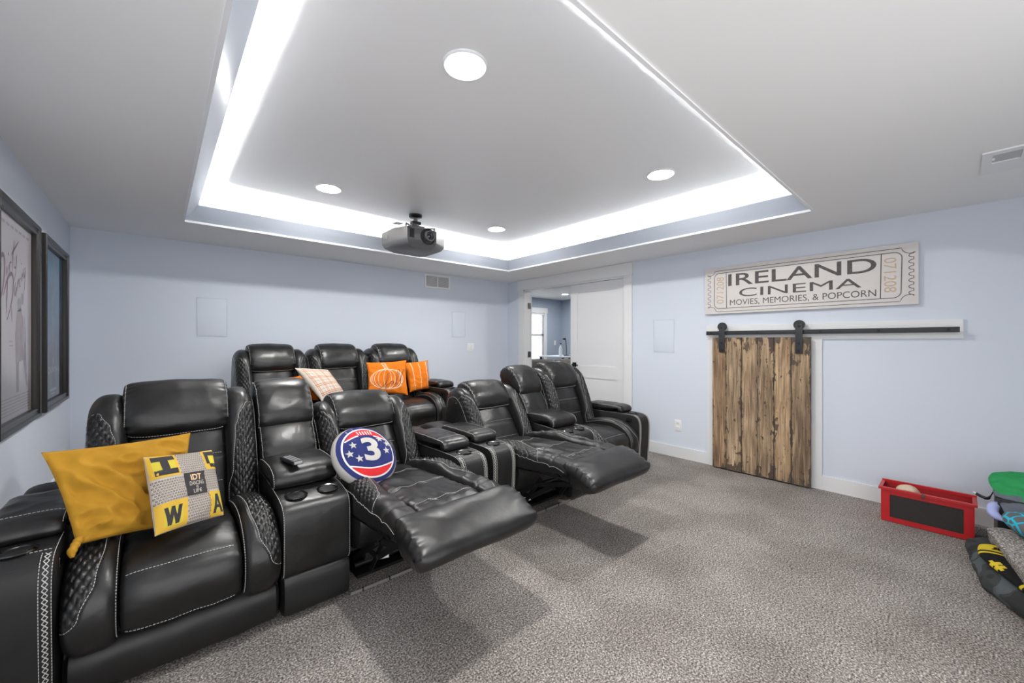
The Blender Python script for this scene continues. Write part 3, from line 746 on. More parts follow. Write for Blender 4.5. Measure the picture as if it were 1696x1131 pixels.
def wall_speaker(loc, rz, W, Hh, label):
    t = thing('wall_speaker', label, 'speaker', loc, rz)
    link('grille', box_me(-W / 2 + .003, W / 2 - .003, -.003, -.0005, -Hh / 2 + .003, Hh / 2 - .003, M_wall, .0015), t)
    bm = bmesh.new()
    for b in ((-W / 2 - .003, -W / 2, -.0035, 0, -Hh / 2 - .003, Hh / 2 + .003), (W / 2, W / 2 + .003, -.0035, 0, -Hh / 2 - .003, Hh / 2 + .003), (-W / 2 - .003, W / 2 + .003, -.0035, 0, -Hh / 2 - .003, -Hh / 2), (-W / 2 - .003, W / 2 + .003, -.004, 0, Hh / 2, Hh / 2 + .003)): add_box(bm, *b)
    link('rim', tomesh(bm, M_wall, smooth=False), t)
wall_speaker((.393, YB, 1.485), 0, .235, .37, 'flush blue painted speaker grille on the back wall behind the left rows')
wall_speaker((3.257, YB, 1.494), 0, .22, .358, 'flush blue painted speaker grille on the back wall above the light switch')
wall_speaker((XR, 2.195, 1.31), R(-90), .235, .357, 'flush blue painted speaker grille on the right wall beside the double door')
vc = thing('ceiling_vent', 'white plate vent in the ceiling near the right edge of the photo', 'vent', (3.27, -.15, ZC))
bm = bmesh.new()
for b in ((-.19, -.14, -.08, .08, -.008, -.0004), (.0, .19, -.08, .08, -.008, -.0004), (-.14, .0, .045, .08, -.008, -.0004), (-.14, .0, -.08, -.050, -.008, -.0004)): add_box(bm, *b)
link('frame', tomesh(bm, M_plate, smooth=False), vc)
link('damper', box_me(-.145, .005, -.055, .05, -.003, -.001, mat('vent_grey', (.5, .5, .5), .5)), vc)
link('lever', box_me(-.075, -.055, .036, .046, -.011, -.003, M_plate, .001), vc)
vc.location = (3.272, -.150, ZC)

# ------------------------------------------------------------------ barn door
def wood_mat(name, seedv, base, light, dark, amt):
    m = bpy.data.materials.new(name); m.use_nodes = True; nt = m.node_tree; b = nt.nodes['Principled BSDF']; b.inputs['Roughness'].default_value = .7
    b.inputs['Specular IOR Level'].default_value = .3
    tc = nt.nodes.new('ShaderNodeTexCoord'); L = nt.links
    def mp(sc, off=0, src='Object'):
        q = nt.nodes.new('ShaderNodeMapping'); q.inputs['Scale'].default_value = sc; q.inputs['Location'].default_value = (seedv * 3.1 + off, seedv * 1.7, seedv * 2.3)
        L.new(tc.outputs[src], q.inputs[0]); return q
    def nz(mpn, sc, det=4, dist=0):
        n = nt.nodes.new('ShaderNodeTexNoise'); n.inputs['Scale'].default_value = sc; n.inputs['Detail'].default_value = det; n.inputs['Distortion'].default_value = dist; L.new(mpn.outputs[0], n.inputs[0]); return n
    grain = nz(mp((1, 1, .05)), 70, 5, .6); big = nz(mp((1, 1, .35), 5), 5, 4); flake = nz(mp((1, 1, .45), 9), 26, 9, .5); fine = nz(mp((1, 1, .3), 2), 90, 3)
    r1 = nt.nodes.new('ShaderNodeValToRGB'); e = r1.color_ramp.elements
    e[0].position = .36; e[0].color = (*[c * .62 for c in base], 1); e[1].position = .66; e[1].color = (*light, 1); k = e.new(.5); k.color = (*base, 1)
    L.new(grain.outputs['Fac'], r1.inputs[0])
    r2 = nt.nodes.new('ShaderNodeValToRGB'); r2.color_ramp.elements[0].position = .40; r2.color_ramp.elements[1].position = .62; r2.color_ramp.elements[0].color = (.66, .62, .58, 1); r2.color_ramp.elements[1].color = (1.12, 1.08, 1.0, 1)
    L.new(big.outputs['Fac'], r2.inputs[0])
    mx = nt.nodes.new('ShaderNodeMixRGB'); mx.blend_type = 'MULTIPLY'; mx.inputs[0].default_value = 1; L.new(r1.outputs[0], mx.inputs[1]); L.new(r2.outputs[0], mx.inputs[2])
    # old dark paint clings to the board edges and both ends
    sp = nt.nodes.new('ShaderNodeSeparateXYZ'); L.new(tc.outputs['Generated'], sp.inputs[0])
    def mth(op, a, bb):
        q = nt.nodes.new('ShaderNodeMath'); q.operation = op
        for i, v in enumerate((a, bb)):
            if isinstance(v, (int, float)): q.inputs[i].default_value = v
            else: L.new(v, q.inputs[i])
        return q.outputs[0]
    ed = mth('MULTIPLY', mth('ABSOLUTE', mth('SUBTRACT', sp.outputs[1], .5), 0), 2.); ed = mth('MULTIPLY', mth('POWER', ed, 6), .20)
    en = mth('MULTIPLY', mth('ABSOLUTE', mth('SUBTRACT', sp.outputs[2], .5), 0), 2.); en = mth('MULTIPLY', mth('POWER', en, 10), .20)
    f = mth('ADD', mth('ADD', flake.outputs['Fac'], ed), mth('ADD', en, mth('MULTIPLY', mth('SUBTRACT', big.outputs['Fac'], .5), .35)))
    st = nt.nodes.new('ShaderNodeValToRGB'); st.color_ramp.elements[0].position = .66 - amt; st.color_ramp.elements[1].position = .685 - amt; L.new(f, st.inputs[0])
    m3 = nt.nodes.new('ShaderNodeMixRGB'); L.new(st.outputs[0], m3.inputs[0]); L.new(mx.outputs[0], m3.inputs[1]); m3.inputs[2].default_value = (*dark, 1)
    sk = nt.nodes.new('ShaderNodeValToRGB'); sk.color_ramp.elements[0].position = .28; sk.color_ramp.elements[1].position = .34; sk.color_ramp.elements[0].color = (.25, .2, .16, 1); sk.color_ramp.elements[1].color = (1, 1, 1, 1); L.new(fine.outputs['Fac'], sk.inputs[0])
    m4 = nt.nodes.new('ShaderNodeMixRGB'); m4.blend_type = 'MULTIPLY'; m4.inputs[0].default_value = 1; L.new(m3.outputs[0], m4.inputs[1]); L.new(sk.outputs[0], m4.inputs[2]); L.new(m4.outputs[0], b.inputs['Base Color'])
    bp = nt.nodes.new('ShaderNodeBump'); bp.inputs['Strength'].default_value = .6; bp.inputs['Distance'].default_value = .004
    hh = mth('ADD', grain.outputs['Fac'], mth('MULTIPLY', st.outputs[0], .8)); L.new(hh, bp.inputs['Height']); L.new(bp.outputs[0], b.inputs['Normal'])
    return m
bd = thing('barn_door', 'reclaimed brown plank sliding barn door hanging on the right wall', 'door', (4.14, 0, 0))
ed = [1.646, 1.518, 1.381, 1.249, 1.114, .985, .846]
cols = [((.30, .205, .125), (.46, .335, .225), (.10, .072, .05), -.03), ((.34, .25, .165), (.52, .41, .29), (.10, .07, .05), .02), ((.37, .27, .18), (.53, .41, .28), (.115, .085, .058), -.02),
        ((.32, .235, .155), (.48, .375, .26), (.085, .058, .05), .03), ((.36, .255, .16), (.51, .385, .255), (.105, .085, .062), -.02), ((.27, .195, .13), (.43, .33, .22), (.09, .073, .055), .03)]
for i in range(6):
    random.seed(40 + i); m = wood_mat('weathered_plank_%d' % i, i + 1, *cols[i][:3], cols[i][3])
    bm = bmesh.new(); y0, y1 = ed[i + 1] + .0015, ed[i] - .0015
    n = 40; L_ = []; R_ = []
    for k in range(n + 1):
        z = .014 + (1.288 - .014) * k / n; j1 = .0016 * noise.noise(Vector((i, z * 9, 0))); j2 = .0016 * noise.noise(Vector((i + 5, z * 9, 3)))
        L_.append((y0 + j1, z)); R_.append((y1 + j2, z))
    x0 = -.014 - .003 * (i % 2) - .002 * (i % 3 == 1); F = [[bm.verts.new((x0 + (.003 if c in (0, 4) else 0), a[0] + (b[0] - a[0]) * (0, .03, .5, .97, 1)[c], a[1])) for c in range(5)] for a, b in zip(L_, R_)]
    B = [[bm.verts.new((.014, a[0], a[1])), bm.verts.new((.014, b[0], b[1]))] for a, b in zip(L_, R_)]
    for k in range(n):
        for c in range(4): bm.faces.new((F[k][c], F[k][c + 1], F[k + 1][c + 1], F[k + 1][c]))
        bm.faces.new((F[k][0], F[k + 1][0], B[k + 1][0], B[k][0])); bm.faces.new((F[k][4], B[k][1], B[k + 1][1], F[k + 1][4])); bm.faces.new((B[k][0], B[k + 1][0], B[k + 1][1], B[k][1]))
    bm.faces.new(F[0][::-1] + [B[0][0], B[0][1]][::1]); bm.faces.new(F[-1] + [B[-1][1], B[-1][0]]); bmesh.ops.recalc_face_normals(bm, faces=bm.faces[:])
    link('plank', tomesh(bm, m, sharp=30), bd)
for y in (1.552, .926):
    h = link('hanger', box_me(-.030, -.024, y - .0265, y + .0265, 1.145, 1.40, M_iron, .002), bd)
    link('wheel', cyl_me((-.024, y, 1.394), (-.003, y, 1.394), .041, M_iron, n=36), h)
    link('hanger_top', cyl_me((-.0295, y, 1.39), (-.0245, y, 1.39), .0265, M_iron, n=24), h)
    for z in (1.17, 1.235, 1.383): link('bolt', cyl_me((-.036, y, z), (-.028, y, z), .010, M_black, .008, 12), h)
    link('spacer', box_me(-.024, -.014, y - .024, y + .024, 1.145, 1.28, M_iron), h)
tk = thing('barn_door_track', 'flat black steel rail for the sliding barn door', 'track', (4.14, 0, 0))
link('rail', box_me(-.008, .000, .007, 1.708, 1.314, 1.352, M_iron, .001), tk)
for y in (.06, .42, .78, 1.25, 1.66): link('standoff', cyl_me((-.012, y, 1.333), (.046, y, 1.333), .009, M_black, n=12), tk)

# ------------------------------------------------------------------ cinema sign
sg = thing('cinema_sign', 'long white ticket shaped wooden sign lettered IRELAND CINEMA above the barn door', 'sign', (4.190, 1.735, 1.525))
M_sign = mat('whitewashed_board', (.70, .665, .64), .7, bump=(90, .15), vary=(14, (.655, .62, .595), .3))
M_ink = mat('worn_black_ink', (.045, .04, .04), .8, vary=(160, (.15, .135, .13), .22)); M_tan = mat('faded_tan_ink', (.50, .36, .22), .8, vary=(120, (.60, .48, .36), .2))
link('board', box_me(-.022, -.004, -1.527, 0, 0, .458, M_sign, .0015), sg)
smap = lambda x, y, l: Vector((-.0222 - l, -x, y))
bm = bmesh.new()
text2d(bm, 'IRELAND', .222, 1.298, .266, .380, bold=.008); text2d(bm, 'CINEMA', .320, 1.210, .153, .232, bold=.0)
text2d(bm, 'MOVIES, MEMORIES, & POPCORN', .238, 1.296, .068, .130)
stuff(link('lettering', finish2d(bm, smap, M_ink, .0004), sg))
bm = bmesh.new(); text2d(bm, '071208', 1.335, 1.412, .10, .36, rot=0) if False else None
def rot_text(bm, s, x0, x1, y0, y1, rot):
    text2d(bm, s, (x0 + x1) / 2 - (y1 - y0) / 2, (x0 + x1) / 2 + (y1 - y0) / 2, (y0 + y1) / 2 - (x1 - x0) / 2, (y0 + y1) / 2 + (x1 - x0) / 2, rot)
rot_text(bm, '071208', 1.340, 1.410, .10, .362, -90); rot_text(bm, '071208', .115, .182, .10, .362, 90)
stuff(link('serial_numbers', finish2d(bm, smap, M_tan, .0004), sg))
def arc(cx, cy, r, a0, a1, n=8): return [(cx + r * math.cos(R(a0 + (a1 - a0) * i / n)), cy + r * math.sin(R(a0 + (a1 - a0) * i / n))) for i in range(n + 1)]
bm = bmesh.new()
def scallop(x, out, y0, y1, n=7):
    """torn ticket edge: bites cut inwards"""
    P = [(x, y0)]; st = (y1 - y0) / n
    for i in range(n):
        c = y0 + st * (i + .5); rr = st * .30
        P.append((x, c - rr)); P += [(x - out * (rr * .3 + .022 * math.sin(R(q))), c - rr * math.cos(R(q))) for q in (20, 55, 90, 125, 160)]; P.append((x, c + rr))
    P.append((x, y1)); return P
rib2d(bm, [(.030, .392)] + arc(.052, .430, .048, 240, 350)[1:] + [(.105, .424), (1.438, .426)] + arc(1.487, .430, .05, 190, 300)[1:] + [(1.506, .388)], .0045)
rib2d(bm, [(.034, .062)] + arc(.06, .022, .048, 120, 5)[1:] + [(.116, .019), (1.430, .026)] + arc(1.482, .024, .05, 175, 62)[1:] + [(1.500, .063)], .0045)
rib2d(bm, scallop(1.502, 1, .063, .388), .0050); rib2d(bm, scallop(.032, -1, .062, .392), .0045)
rib2d(bm, arc(.140, .355, .045, 180, 90)[:] + [(1.395, .398)] + arc(1.395, .353, .045, 90, 0) + arc(1.39, .100, .045, 0, -90) + [(.14, .052)] + arc(.138, .098, .046, 270, 180), .0055, closed=True)
rib2d(bm, [(.204, .396), (.207, .054)], .006); rib2d(bm, [(1.325, .398), (1.320, .056)], .006)
stuff(link('border_lines', finish2d(bm, smap, M_ink, .0003), sg))

# ------------------------------------------------------------------ posters on the left wall
M_frame = mat('dark_bronze_frame', (.030, .027, .025), .33, .35, spec=.6)
def poster(y0, y1, z0, z1, label, pm, fw=.052):
    t = thing('framed_poster', label, 'poster', (XL, 0, 0))
    d = .045
    for nm, P in (('frame_rail', [(y0, z0), (y1, z0), (y1 - fw, z0 + fw), (y0 + fw, z0 + fw)]), ('frame_rail', [(y1, z1), (y0, z1), (y0 + fw, z1 - fw), (y1 - fw, z1 - fw)]),
                  ('frame_rail', [(y1, z0), (y1, z1), (y1 - fw, z1 - fw), (y1 - fw, z0 + fw)]), ('frame_rail', [(y0, z1), (y0, z0), (y0 + fw, z0 + fw), (y0 + fw, z1 - fw)])):
        bm = bmesh.new()
        (ao, bo, bi, ai) = P
        def mix(p, q, k): return (p[0] + (q[0] - p[0]) * k, p[1] + (q[1] - p[1]) * k)
        rows = [(0, .002), (0, d - .006), (.10, d), (.42, d - .002), (.50, d - .010), (.78, d - .014), (.86, d - .006), (1, d - .012), (1, .014)]
        V = [[bm.verts.new((h, *mix(ao, ai, k))), bm.verts.new((h, *mix(bo, bi, k)))] for k, h in rows]
        for A, B in zip(V, V[1:] + V[:1]): bm.faces.new((A[0], A[1], B[1], B[0]))
        bm.faces.new([v[0] for v in V]); bm.faces.new([v[1] for v in V][::-1]); bmesh.ops.recalc_face_normals(bm, faces=bm.faces[:])
        link(nm, tomesh(bm, M_frame, smooth=False), t)
    sh = link('poster_sheet', box_me(.012, .0135, y0 + .03, y1 - .03, z0 + .03, z1 - .03, pm), t)
    link('glazing', sheet([(.020, y0 + fw - .008, z0 + fw - .008), (.020, y1 - fw + .008, z0 + fw - .008), (.020, y1 - fw + .008, z1 - fw + .008), (.020, y0 + fw - .008, z1 - fw + .008)]), t)
    return t, sh
M_pap = mat('pale_poster_paper', (.84, .79, .80), .6, vary=(3, (.79, .74, .76), .3))
p1, sh1 = poster(2.675, 3.468, .824, 1.897, 'framed pale poster titled Dirty Dancing on the left wall', M_pap)
M_mauve = mat('mauve_ink', (.22, .08, .13), .7, vary=(22, (.30, .13, .17), .2)); M_greyink = mat('faint_grey_ink', (.52, .47, .50), .8); M_fig = mat('smoky_brown_ink', (.26, .19, .20), .8, vary=(25, (.52, .45, .46), .25))
pmap = lambda x, y, l: Vector((.0136 + l, x, y))
bm = bmesh.new()
def br(pts, w=.012, n=24): rib2d(bm, pts, (lambda k: 1.5 * w * (.35 + .65 * math.sin(PI * min(1, max(.04, k)) ** .8))), smooth=n)
br([(2.855, 1.60), (2.84, 1.54), (2.815, 1.46), (2.79, 1.40)], .013); br([(2.765, 1.50), (2.81, 1.59), (2.875, 1.645), (2.905, 1.62), (2.90, 1.55), (2.865, 1.47), (2.80, 1.40)], .015, 40)
br([(2.945, 1.60), (2.93, 1.55)], .009); br([(2.965, 1.655), (2.972, 1.67)], .010, 5); br([(2.965, 1.61), (2.955, 1.565)], .009)
br([(2.985, 1.575), (2.992, 1.62), (3.02, 1.63)], .008); br([(3.075, 1.745), (3.045, 1.66), (3.035, 1.59)], .010); br([(3.02, 1.665), (3.07, 1.70), (3.155, 1.755)], .009)
br([(3.065, 1.665), (3.07, 1.615), (3.10, 1.62), (3.115, 1.68), (3.10, 1.60), (3.075, 1.55)], .008, 30)
br([(2.955, 1.55), (2.945, 1.47), (2.935, 1.38)], .012); br([(2.885, 1.46), (2.95, 1.54), (3.015, 1.575), (3.055, 1.55), (3.045, 1.48), (3.00, 1.41), (2.945, 1.35)], .014, 40)
br([(3.095, 1.54), (3.075, 1.50), (3.085, 1.475), (3.11, 1.52), (3.11, 1.47)], .008, 24); br([(3.13, 1.55), (3.125, 1.50)], .007, 6); br([(3.128, 1.53), (3.15, 1.565), (3.155, 1.52)], .007, 12)
br([(3.19, 1.575), (3.17, 1.56), (3.17, 1.53), (3.19, 1.535)], .007, 14); br([(3.205, 1.60), (3.205, 1.555)], .007, 6); br([(3.205, 1.645), (3.207, 1.655)], .009, 5); br([(3.22, 1.56), (3.235, 1.61), (3.24, 1.575)], .007, 12)
br([(3.285, 1.64), (3.255, 1.62), (3.262, 1.58), (3.285, 1.63), (3.27, 1.54), (3.235, 1.47)], .008, 26); br([(3.02, 1.42), (3.03, 1.34)], .009, 8)
link('title', finish2d(bm, pmap, M_mauve, .0004), sh1)
bm = bmesh.new()
poly2d(bm, [(3.10, 1.14), (3.245, 1.155), (3.255, 1.30), (3.235, 1.38), (3.19, 1.42), (3.12, 1.40), (3.09, 1.28)])
poly2d(bm, arc(3.165, 1.435, .038, 0, 340, 14)); poly2d(bm, arc(3.222, 1.47, .032, 0, 340, 14))
link('figure_print', finish2d(bm, pmap, mat('pale_figure_ink', (.56, .50, .50), .8, vary=(14, (.44, .36, .37), .15)), .0003), sh1)
bm = bmesh.new()
poly2d(bm, [(3.11, 1.145), (3.155, 1.15), (3.16, 1.05), (3.155, 1.00), (3.11, .995)]); poly2d(bm, [(3.245, 1.155), (3.285, 1.30), (3.262, 1.40), (3.33, 1.015), (3.31, 1.005)])
link('figure_print', finish2d(bm, pmap, M_fig, .0006), sh1)
bm = bmesh.new()
for k in range(6): rib2d(bm, [(2.80, .905 + k * .015), (3.36, .905 + k * .015)], .006)
for k in range(8): rib2d(bm, [(2.78 + k * .075, 1.80), (2.835 + k * .075, 1.80)], .014)
rib2d(bm, [(2.98, 1.25), (3.04, 1.25)], .006); rib2d(bm, [(2.98, 1.23), (3.05, 1.23)], .006)
stuff(link('small_print', finish2d(bm, pmap, M_greyink, .0004), sh1))
M_blue = bpy.data.materials.new('blue_poster_print'); M_blue.use_nodes = True; nt = M_blue.node_tree; b = nt.nodes['Principled BSDF']; b.inputs['Roughness'].default_value = .5
tc = nt.nodes.new('ShaderNodeTexCoord'); sp = nt.nodes.new('ShaderNodeSeparateXYZ'); rp = nt.nodes.new('ShaderNodeValToRGB'); nn = nt.nodes.new('ShaderNodeTexNoise'); nn.inputs['Scale'].default_value = 9; nn.inputs['Detail'].default_value = 5
nt.links.new(tc.outputs['Generated'], sp.inputs[0]); nt.links.new(sp.outputs[2], rp.inputs[0]); nt.links.new(tc.outputs['Object'], nn.inputs[0])
e = rp.color_ramp.elements; e[0].position = 0; e[0].color = (.22, .24, .28, 1); e[1].position = 1; e[1].color = (.06, .21, .31, 1)
for q, c in ((.25, (.17, .20, .27)), (.45, (.11, .19, .31)), (.7, (.06, .17, .31)), (.88, (.05, .20, .32))): k = e.new(q); k.color = (*c, 1)
r5 = nt.nodes.new('ShaderNodeValToRGB'); r5.color_ramp.elements[0].position = .35; r5.color_ramp.elements[1].position = .7; r5.color_ramp.elements[0].color = (.65, .7, .8, 1); r5.color_ramp.elements[1].color = (1.6, 1.5, 1.4, 1); nt.links.new(nn.outputs[0], r5.inputs[0])
mm = nt.nodes.new('ShaderNodeMixRGB'); mm.blend_type = 'MULTIPLY'; mm.inputs[0].default_value = 1; nt.links.new(rp.outputs[0], mm.inputs[1]); nt.links.new(r5.outputs[0], mm.inputs[2]); nt.links.new(mm.outputs[0], b.inputs['Base Color'])
p2, sh2 = poster(3.62, 4.41, .824, 1.897, 'framed blue movie poster nearest the back wall', M_blue)
bm = bmesh.new(); text2d(bm, 'AQUAMAN', 3.80, 4.26, 1.035, 1.085, bold=.0)
rib2d(bm, [(4.03, 1.11), (4.04, 1.16), (4.05, 1.11)], .012); rib2d(bm, [(3.92, .93), (4.14, .93)], .016); rib2d(bm, [(3.96, .905), (4.10, .905)], .008)
stuff(link('title', finish2d(bm, pmap, mat('pale_blue_ink', (.62, .68, .74), .7), .0004), sh2))

# ------------------------------------------------------------------ projector
pj = thing('projector', 'grey ceiling mounted projector hanging from the tray ceiling', 'projector', (1.87, 3.50, 0))
M_pjm = mat('projector_grey', (.095, .095, .10), .42); M_pjd = mat('projector_dark_front', (.055, .055, .06), .35); M_pjl = mat('projector_silver', (.11, .108, .105), .4, .3)
OUT = [(-.198, -.20), (.10, -.20), (.262, -.08), (.262, .20), (.20, .25), (-.20, .25), (-.262, .20), (-.262, -.02)]
def ring(sc, z, dy=0): return [(x * sc[0], y * sc[1] + dy, z) for x, y in OUT]
bm = bmesh.new(); RR = [ring((.93, .93), 2.298), ring((1, 1), 2.286), ring((1, 1), 2.19), ring((.985, .985), 2.175), ring((.90, .93), 2.145, .01), ring((.68, .80), 2.118, .0), ring((.30, .5), 2.107, -.02)]
VV = [[bm.verts.new(p) for p in q] for q in RR]
for a, (A, B) in enumerate(zip(VV, VV[1:])):
    for i in range(8):
        f = bm.faces.new((A[i], A[(i + 1) % 8], B[(i + 1) % 8], B[i])); f.material_index = (1 if (i == 0) else (2 if i in (1, 7, 6) else 0)) if a == 1 else 0
bm.faces.new(VV[0]); bm.faces.new(VV[-1]); bmesh.ops.recalc_face_normals(bm, faces=bm.faces[:])
link('casing', tomesh(bm, [M_pjm, M_pjd, M_pjl], sharp=28), pj)
link('lens_hood', lathe_me([(.075, 0), (.075, .012), (.060, .014), (.056, .0)], M_black, 40, closed=True), pj, (.012, -.198, 2.226), (R(90), 0, 0))
ln = link('lens', lathe_me([(.050, 0), (.050, .040), (.044, .046), (.036, .044), (.030, .030), (.022, .026), (0, .030)], M_pjd, 40), pj, (.012, -.198, 2.226), (R(90), 0, 0))
link('lens_ring', lathe_me([(.047, .044), (.0475, .048), (.038, .048), (.037, .044)], M_pjl, 40, closed=True), ln); link('lens_glass', lathe_me([(.024, .024), (.015, .034), (0, .037)], mat('lens_glass', (.01, .012, .02), .05, coat=1.), 30), ln)
for i in range(7): link('vent_slat', box_me(.27, .275, -.05 + i * .03, -.035 + i * .03, 2.20, 2.275, M_pjd), pj)
link('intake_grille', box_me(-.175, -.13, -.206, -.198, 2.195, 2.275, M_black, .002), pj); link('logo_plate', box_me(-.266, -.260, .06, .14, 2.215, 2.245, M_pjl), pj)
M_steelp = mat('mount_metal', (.16, .16, .16), .4, .8)
mt = link('ceiling_mount', lathe_me([(0, ZT), (.062, ZT), (.062, ZT - .022), (.05, ZT - .03), (0, ZT - .03)], M_blackm, 30), pj, (.0, .02, 0))
link('mount_post', cyl_me((0, 0, ZT - .03), (0, 0, 2.36), .020, M_steelp), mt); link('mount_joint', box_me(-.045, .045, -.03, .03, 2.385, 2.412, M_blackm, .005), mt)
link('mount_plate', box_me(-.07, .07, -.055, .055, 2.335, 2.365, M_steelp, .004), mt)
for dx, dy in ((-.15, -.10), (.15, -.10), (-.15, .12), (.15, .12)):
    bm = bmesh.new(); add_tube(bm, [(dx * .3, dy * .3, 2.345), (dx * .9, dy * .9, 2.350), (dx, dy, 2.345)], .007); add_tube(bm, [(dx, dy, 2.355), (dx, dy, 2.292)], .008)
    link('mount_arm', tomesh(bm, M_steelp), mt)
bm = bmesh.new(); add_box(bm, -.20, -.13, .02, .10, 2.372, 2.375); add_cyl(bm, (-.165, .06, 2.374), (-.165, .06, 2.30), .005, n=8)
link('sensor_bracket', tomesh(bm, M_plate, smooth=False), pj)

# ------------------------------------------------------------------ pillows
def fabric(name, col, sc=500, other=None, st=.25):
    return mat(name, col, .9, spec=.15, bump=(sc, st, 2), vary=(7, other or tuple(c * .86 for c in col), .25))
class Pillow:
    def __init__(s, BL, BR, TR, TL, T=.06, pinch=.06, wr=.006, seed=0, rnd=0, folds=0):
        s.rnd = rnd
        s.c = [Vector(v) for v in (BL, BR, TR, TL)]; s.T, s.pinch, s.wr, s.seed, s.folds = T, pinch, wr, seed, folds
        c = s.c; s.n = ((c[1] - c[0]) + (c[2] - c[3])).cross((c[3] - c[0]) + (c[2] - c[1])).normalized()
        if s.n.y > 0: s.n = -s.n
    def pt(s, u, v, side=1, lift=0):
        a, b = 2 * u - 1, 2 * v - 1
        uu = .5 + (u - .5) * (1 - s.pinch * (1 - b * b)); vv = .5 + (v - .5) * (1 - s.pinch * (1 - a * a))
        if s.rnd:
            uu = .5 + (uu - .5) * math.sqrt(1 - s.rnd * b * b / 2); vv = .5 + (vv - .5) * math.sqrt(1 - s.rnd * a * a / 2)
        c = s.c; P = (c[0] * (1 - uu) + c[1] * uu) * (1 - vv) + (c[3] * (1 - uu) + c[2] * uu) * vv
        e = max(0, (1 - abs(a) ** 2.6) * (1 - abs(b) ** 2.6)); h = s.T * e ** .5
        if e > 0:
            w1 = noise.noise(Vector((u * 3.1 + s.seed, v * 3.3, s.seed))); w2 = noise.noise(Vector((u * 8 + s.seed, v * 6.5, 4)))
            h += (s.wr * w1 * 1.6 + s.wr * w2 * .8) * min(1, e * 3)
            if s.folds:
                q = noise.noise(Vector((u * 2.2 + v * 5.5, v * 1.5 - u * 3 + s.seed, 9))); h += -abs(q) * s.folds * min(1, e * 4)
        return P + s.n * (side * h + lift)
    def front(s): return lambda x, y, l: s.pt(x, y, 1, l)
    def mesh(s, m, n=44, name='pillow'):
        bm = bmesh.new(); F = [[None] * (n + 1) for _ in range(n + 1)]; B = [[None] * (n + 1) for _ in range(n + 1)]
        f = lambda k: .5 - .5 * math.cos(PI * (k / n)) if False else k / n
        for i in range(n + 1):
            for j in range(n + 1):
                F[i][j] = bm.verts.new(s.pt(f(i), f(j)))
                B[i][j] = F[i][j] if i in (0, n) or j in (0, n) else bm.verts.new(s.pt(f(i), f(j), -1))
        for i in range(n):
            for j in range(n):
                bm.faces.new((F[i][j], F[i + 1][j], F[i + 1][j + 1], F[i][j + 1])); bm.faces.new((B[i][j], B[i][j + 1], B[i + 1][j + 1], B[i + 1][j]))
        bmesh.ops.recalc_face_normals(bm, faces=bm.faces[:])
        return tomesh(bm, m, name, 80)
# mustard
P = Pillow((-.215, 2.06, .535), (.09, 2.22, .462), (.115, 2.44, .815), (-.319, 2.22, .846), .060, .05, .016, 9.2, folds=.05)
mu = link('throw_pillow', P.mesh(fabric('mustard_linen', (.47, .255, .026), 420, (.37, .185, .018)), 70)); tag(mu, 'large wrinkled mustard yellow pillow on the leftmost seat', 'pillow')
kn = bmesh.new(); kp, _ = smooth_path([Vector(q) for q in ((-.205, 2.065, .560), (-.214, 2.05, .545), (-.222, 2.03, .528), (-.220, 2.02, .510))], 14)
add_tube(kn, kp, [.008, .010, .013, .014, .012, .014, .013, .011, .013, .014, .012, .010, .008, .005], 10)
link('gathered_corner', tomesh(kn, MATS['mustard_linen']), mu)
# patchwork
P = Pillow((-.010, 2.025, .512), (.215, 2.15, .488), (.186, 2.32, .745), (-.046, 2.19, .783), .042, .03, .005, 8)
M_lin = fabric('grey_print_linen', (.52, .47, .42), 500)
pw = link('throw_pillow', P.mesh(M_lin, 80)); tag(pw, 'small patchwork pillow with letters and an IDT panel, in front of the mustard pillow', 'pillow')
M_y = fabric('yellow_patch', (.66, .42, .06), 500, (.58, .36, .045)); M_ly = fabric('lemon_patch', (.62, .52, .06), 500); M_dk = fabric('charcoal_patch', (.035, .033, .038), 300, (.06, .055, .055)); M_wht = fabric('off_white_ink', (.66, .60, .52), 500)
a1, a2 = .37, .70
for x0, x1, y0, y1 in ((.004, a1, .66, .985), (.76, .992, .67, .985), (.004, .40, .006, .335), (.74, .992, .006, .345)):
    bm = bmesh.new(); poly2d(bm, [(x0, y0), (x1, y0), (x1, y1), (x0, y1)])
    link('yellow_patch', finish2d(bm, P.front(), M_y, .0016, .02), pw)
bm = bmesh.new()
for x0, x1, y0, y1 in ((.045, .145, .755, .90), (.245, .32, .755, .90), (.86, .95, .755, .90), (.09, .33, .045, .27), (.80, .95, .06, .30)): poly2d(bm, [(x0, y0), (x1, y0), (x1, y1), (x0, y1)])
link('lemon_patches', finish2d(bm, P.front(), M_ly, .0022, .03), pw)
bm = bmesh.new()
poly2d(bm, [(.40, .34), (.72, .34), (.72, .665), (.40, .665)])
for x0, x1, y0, y1 in ((.05, .335, .895, .965), (.05, .345, .69, .765), (.15, .245, .76, .90), (.80, .985, .895, .965), (.845, .985, .70, .76), (.80, .86, .76, .90)): poly2d(bm, [(x0, y0), (x1, y0), (x1, y1), (x0, y1)])
for (a_, b_), (c_, d_) in (((.115, .27), (.160, .055)), ((.160, .055), (.205, .27)), ((.205, .27), (.255, .055)), ((.255, .055), (.305, .27)), ((.815, .045), (.870, .30)), ((.870, .30), (.955, .045))):
    poly2d(bm, [(a_ - .024, b_), (a_ + .024, b_), (c_ + .024, d_), (c_ - .024, d_)])
poly2d(bm, [(.845, .11), (.93, .11), (.93, .15), (.845, .15)])
link('letters', finish2d(bm, P.front(), M_dk, .0028, .05), pw)
bm = bmesh.new(); text2d(bm, 'IDT', .485, .655, .545, .63, bold=.03)
link('print', finish2d(bm, P.front(), fabric('peach_ink', (.80, .55, .34), 500), .0036, .05), pw)
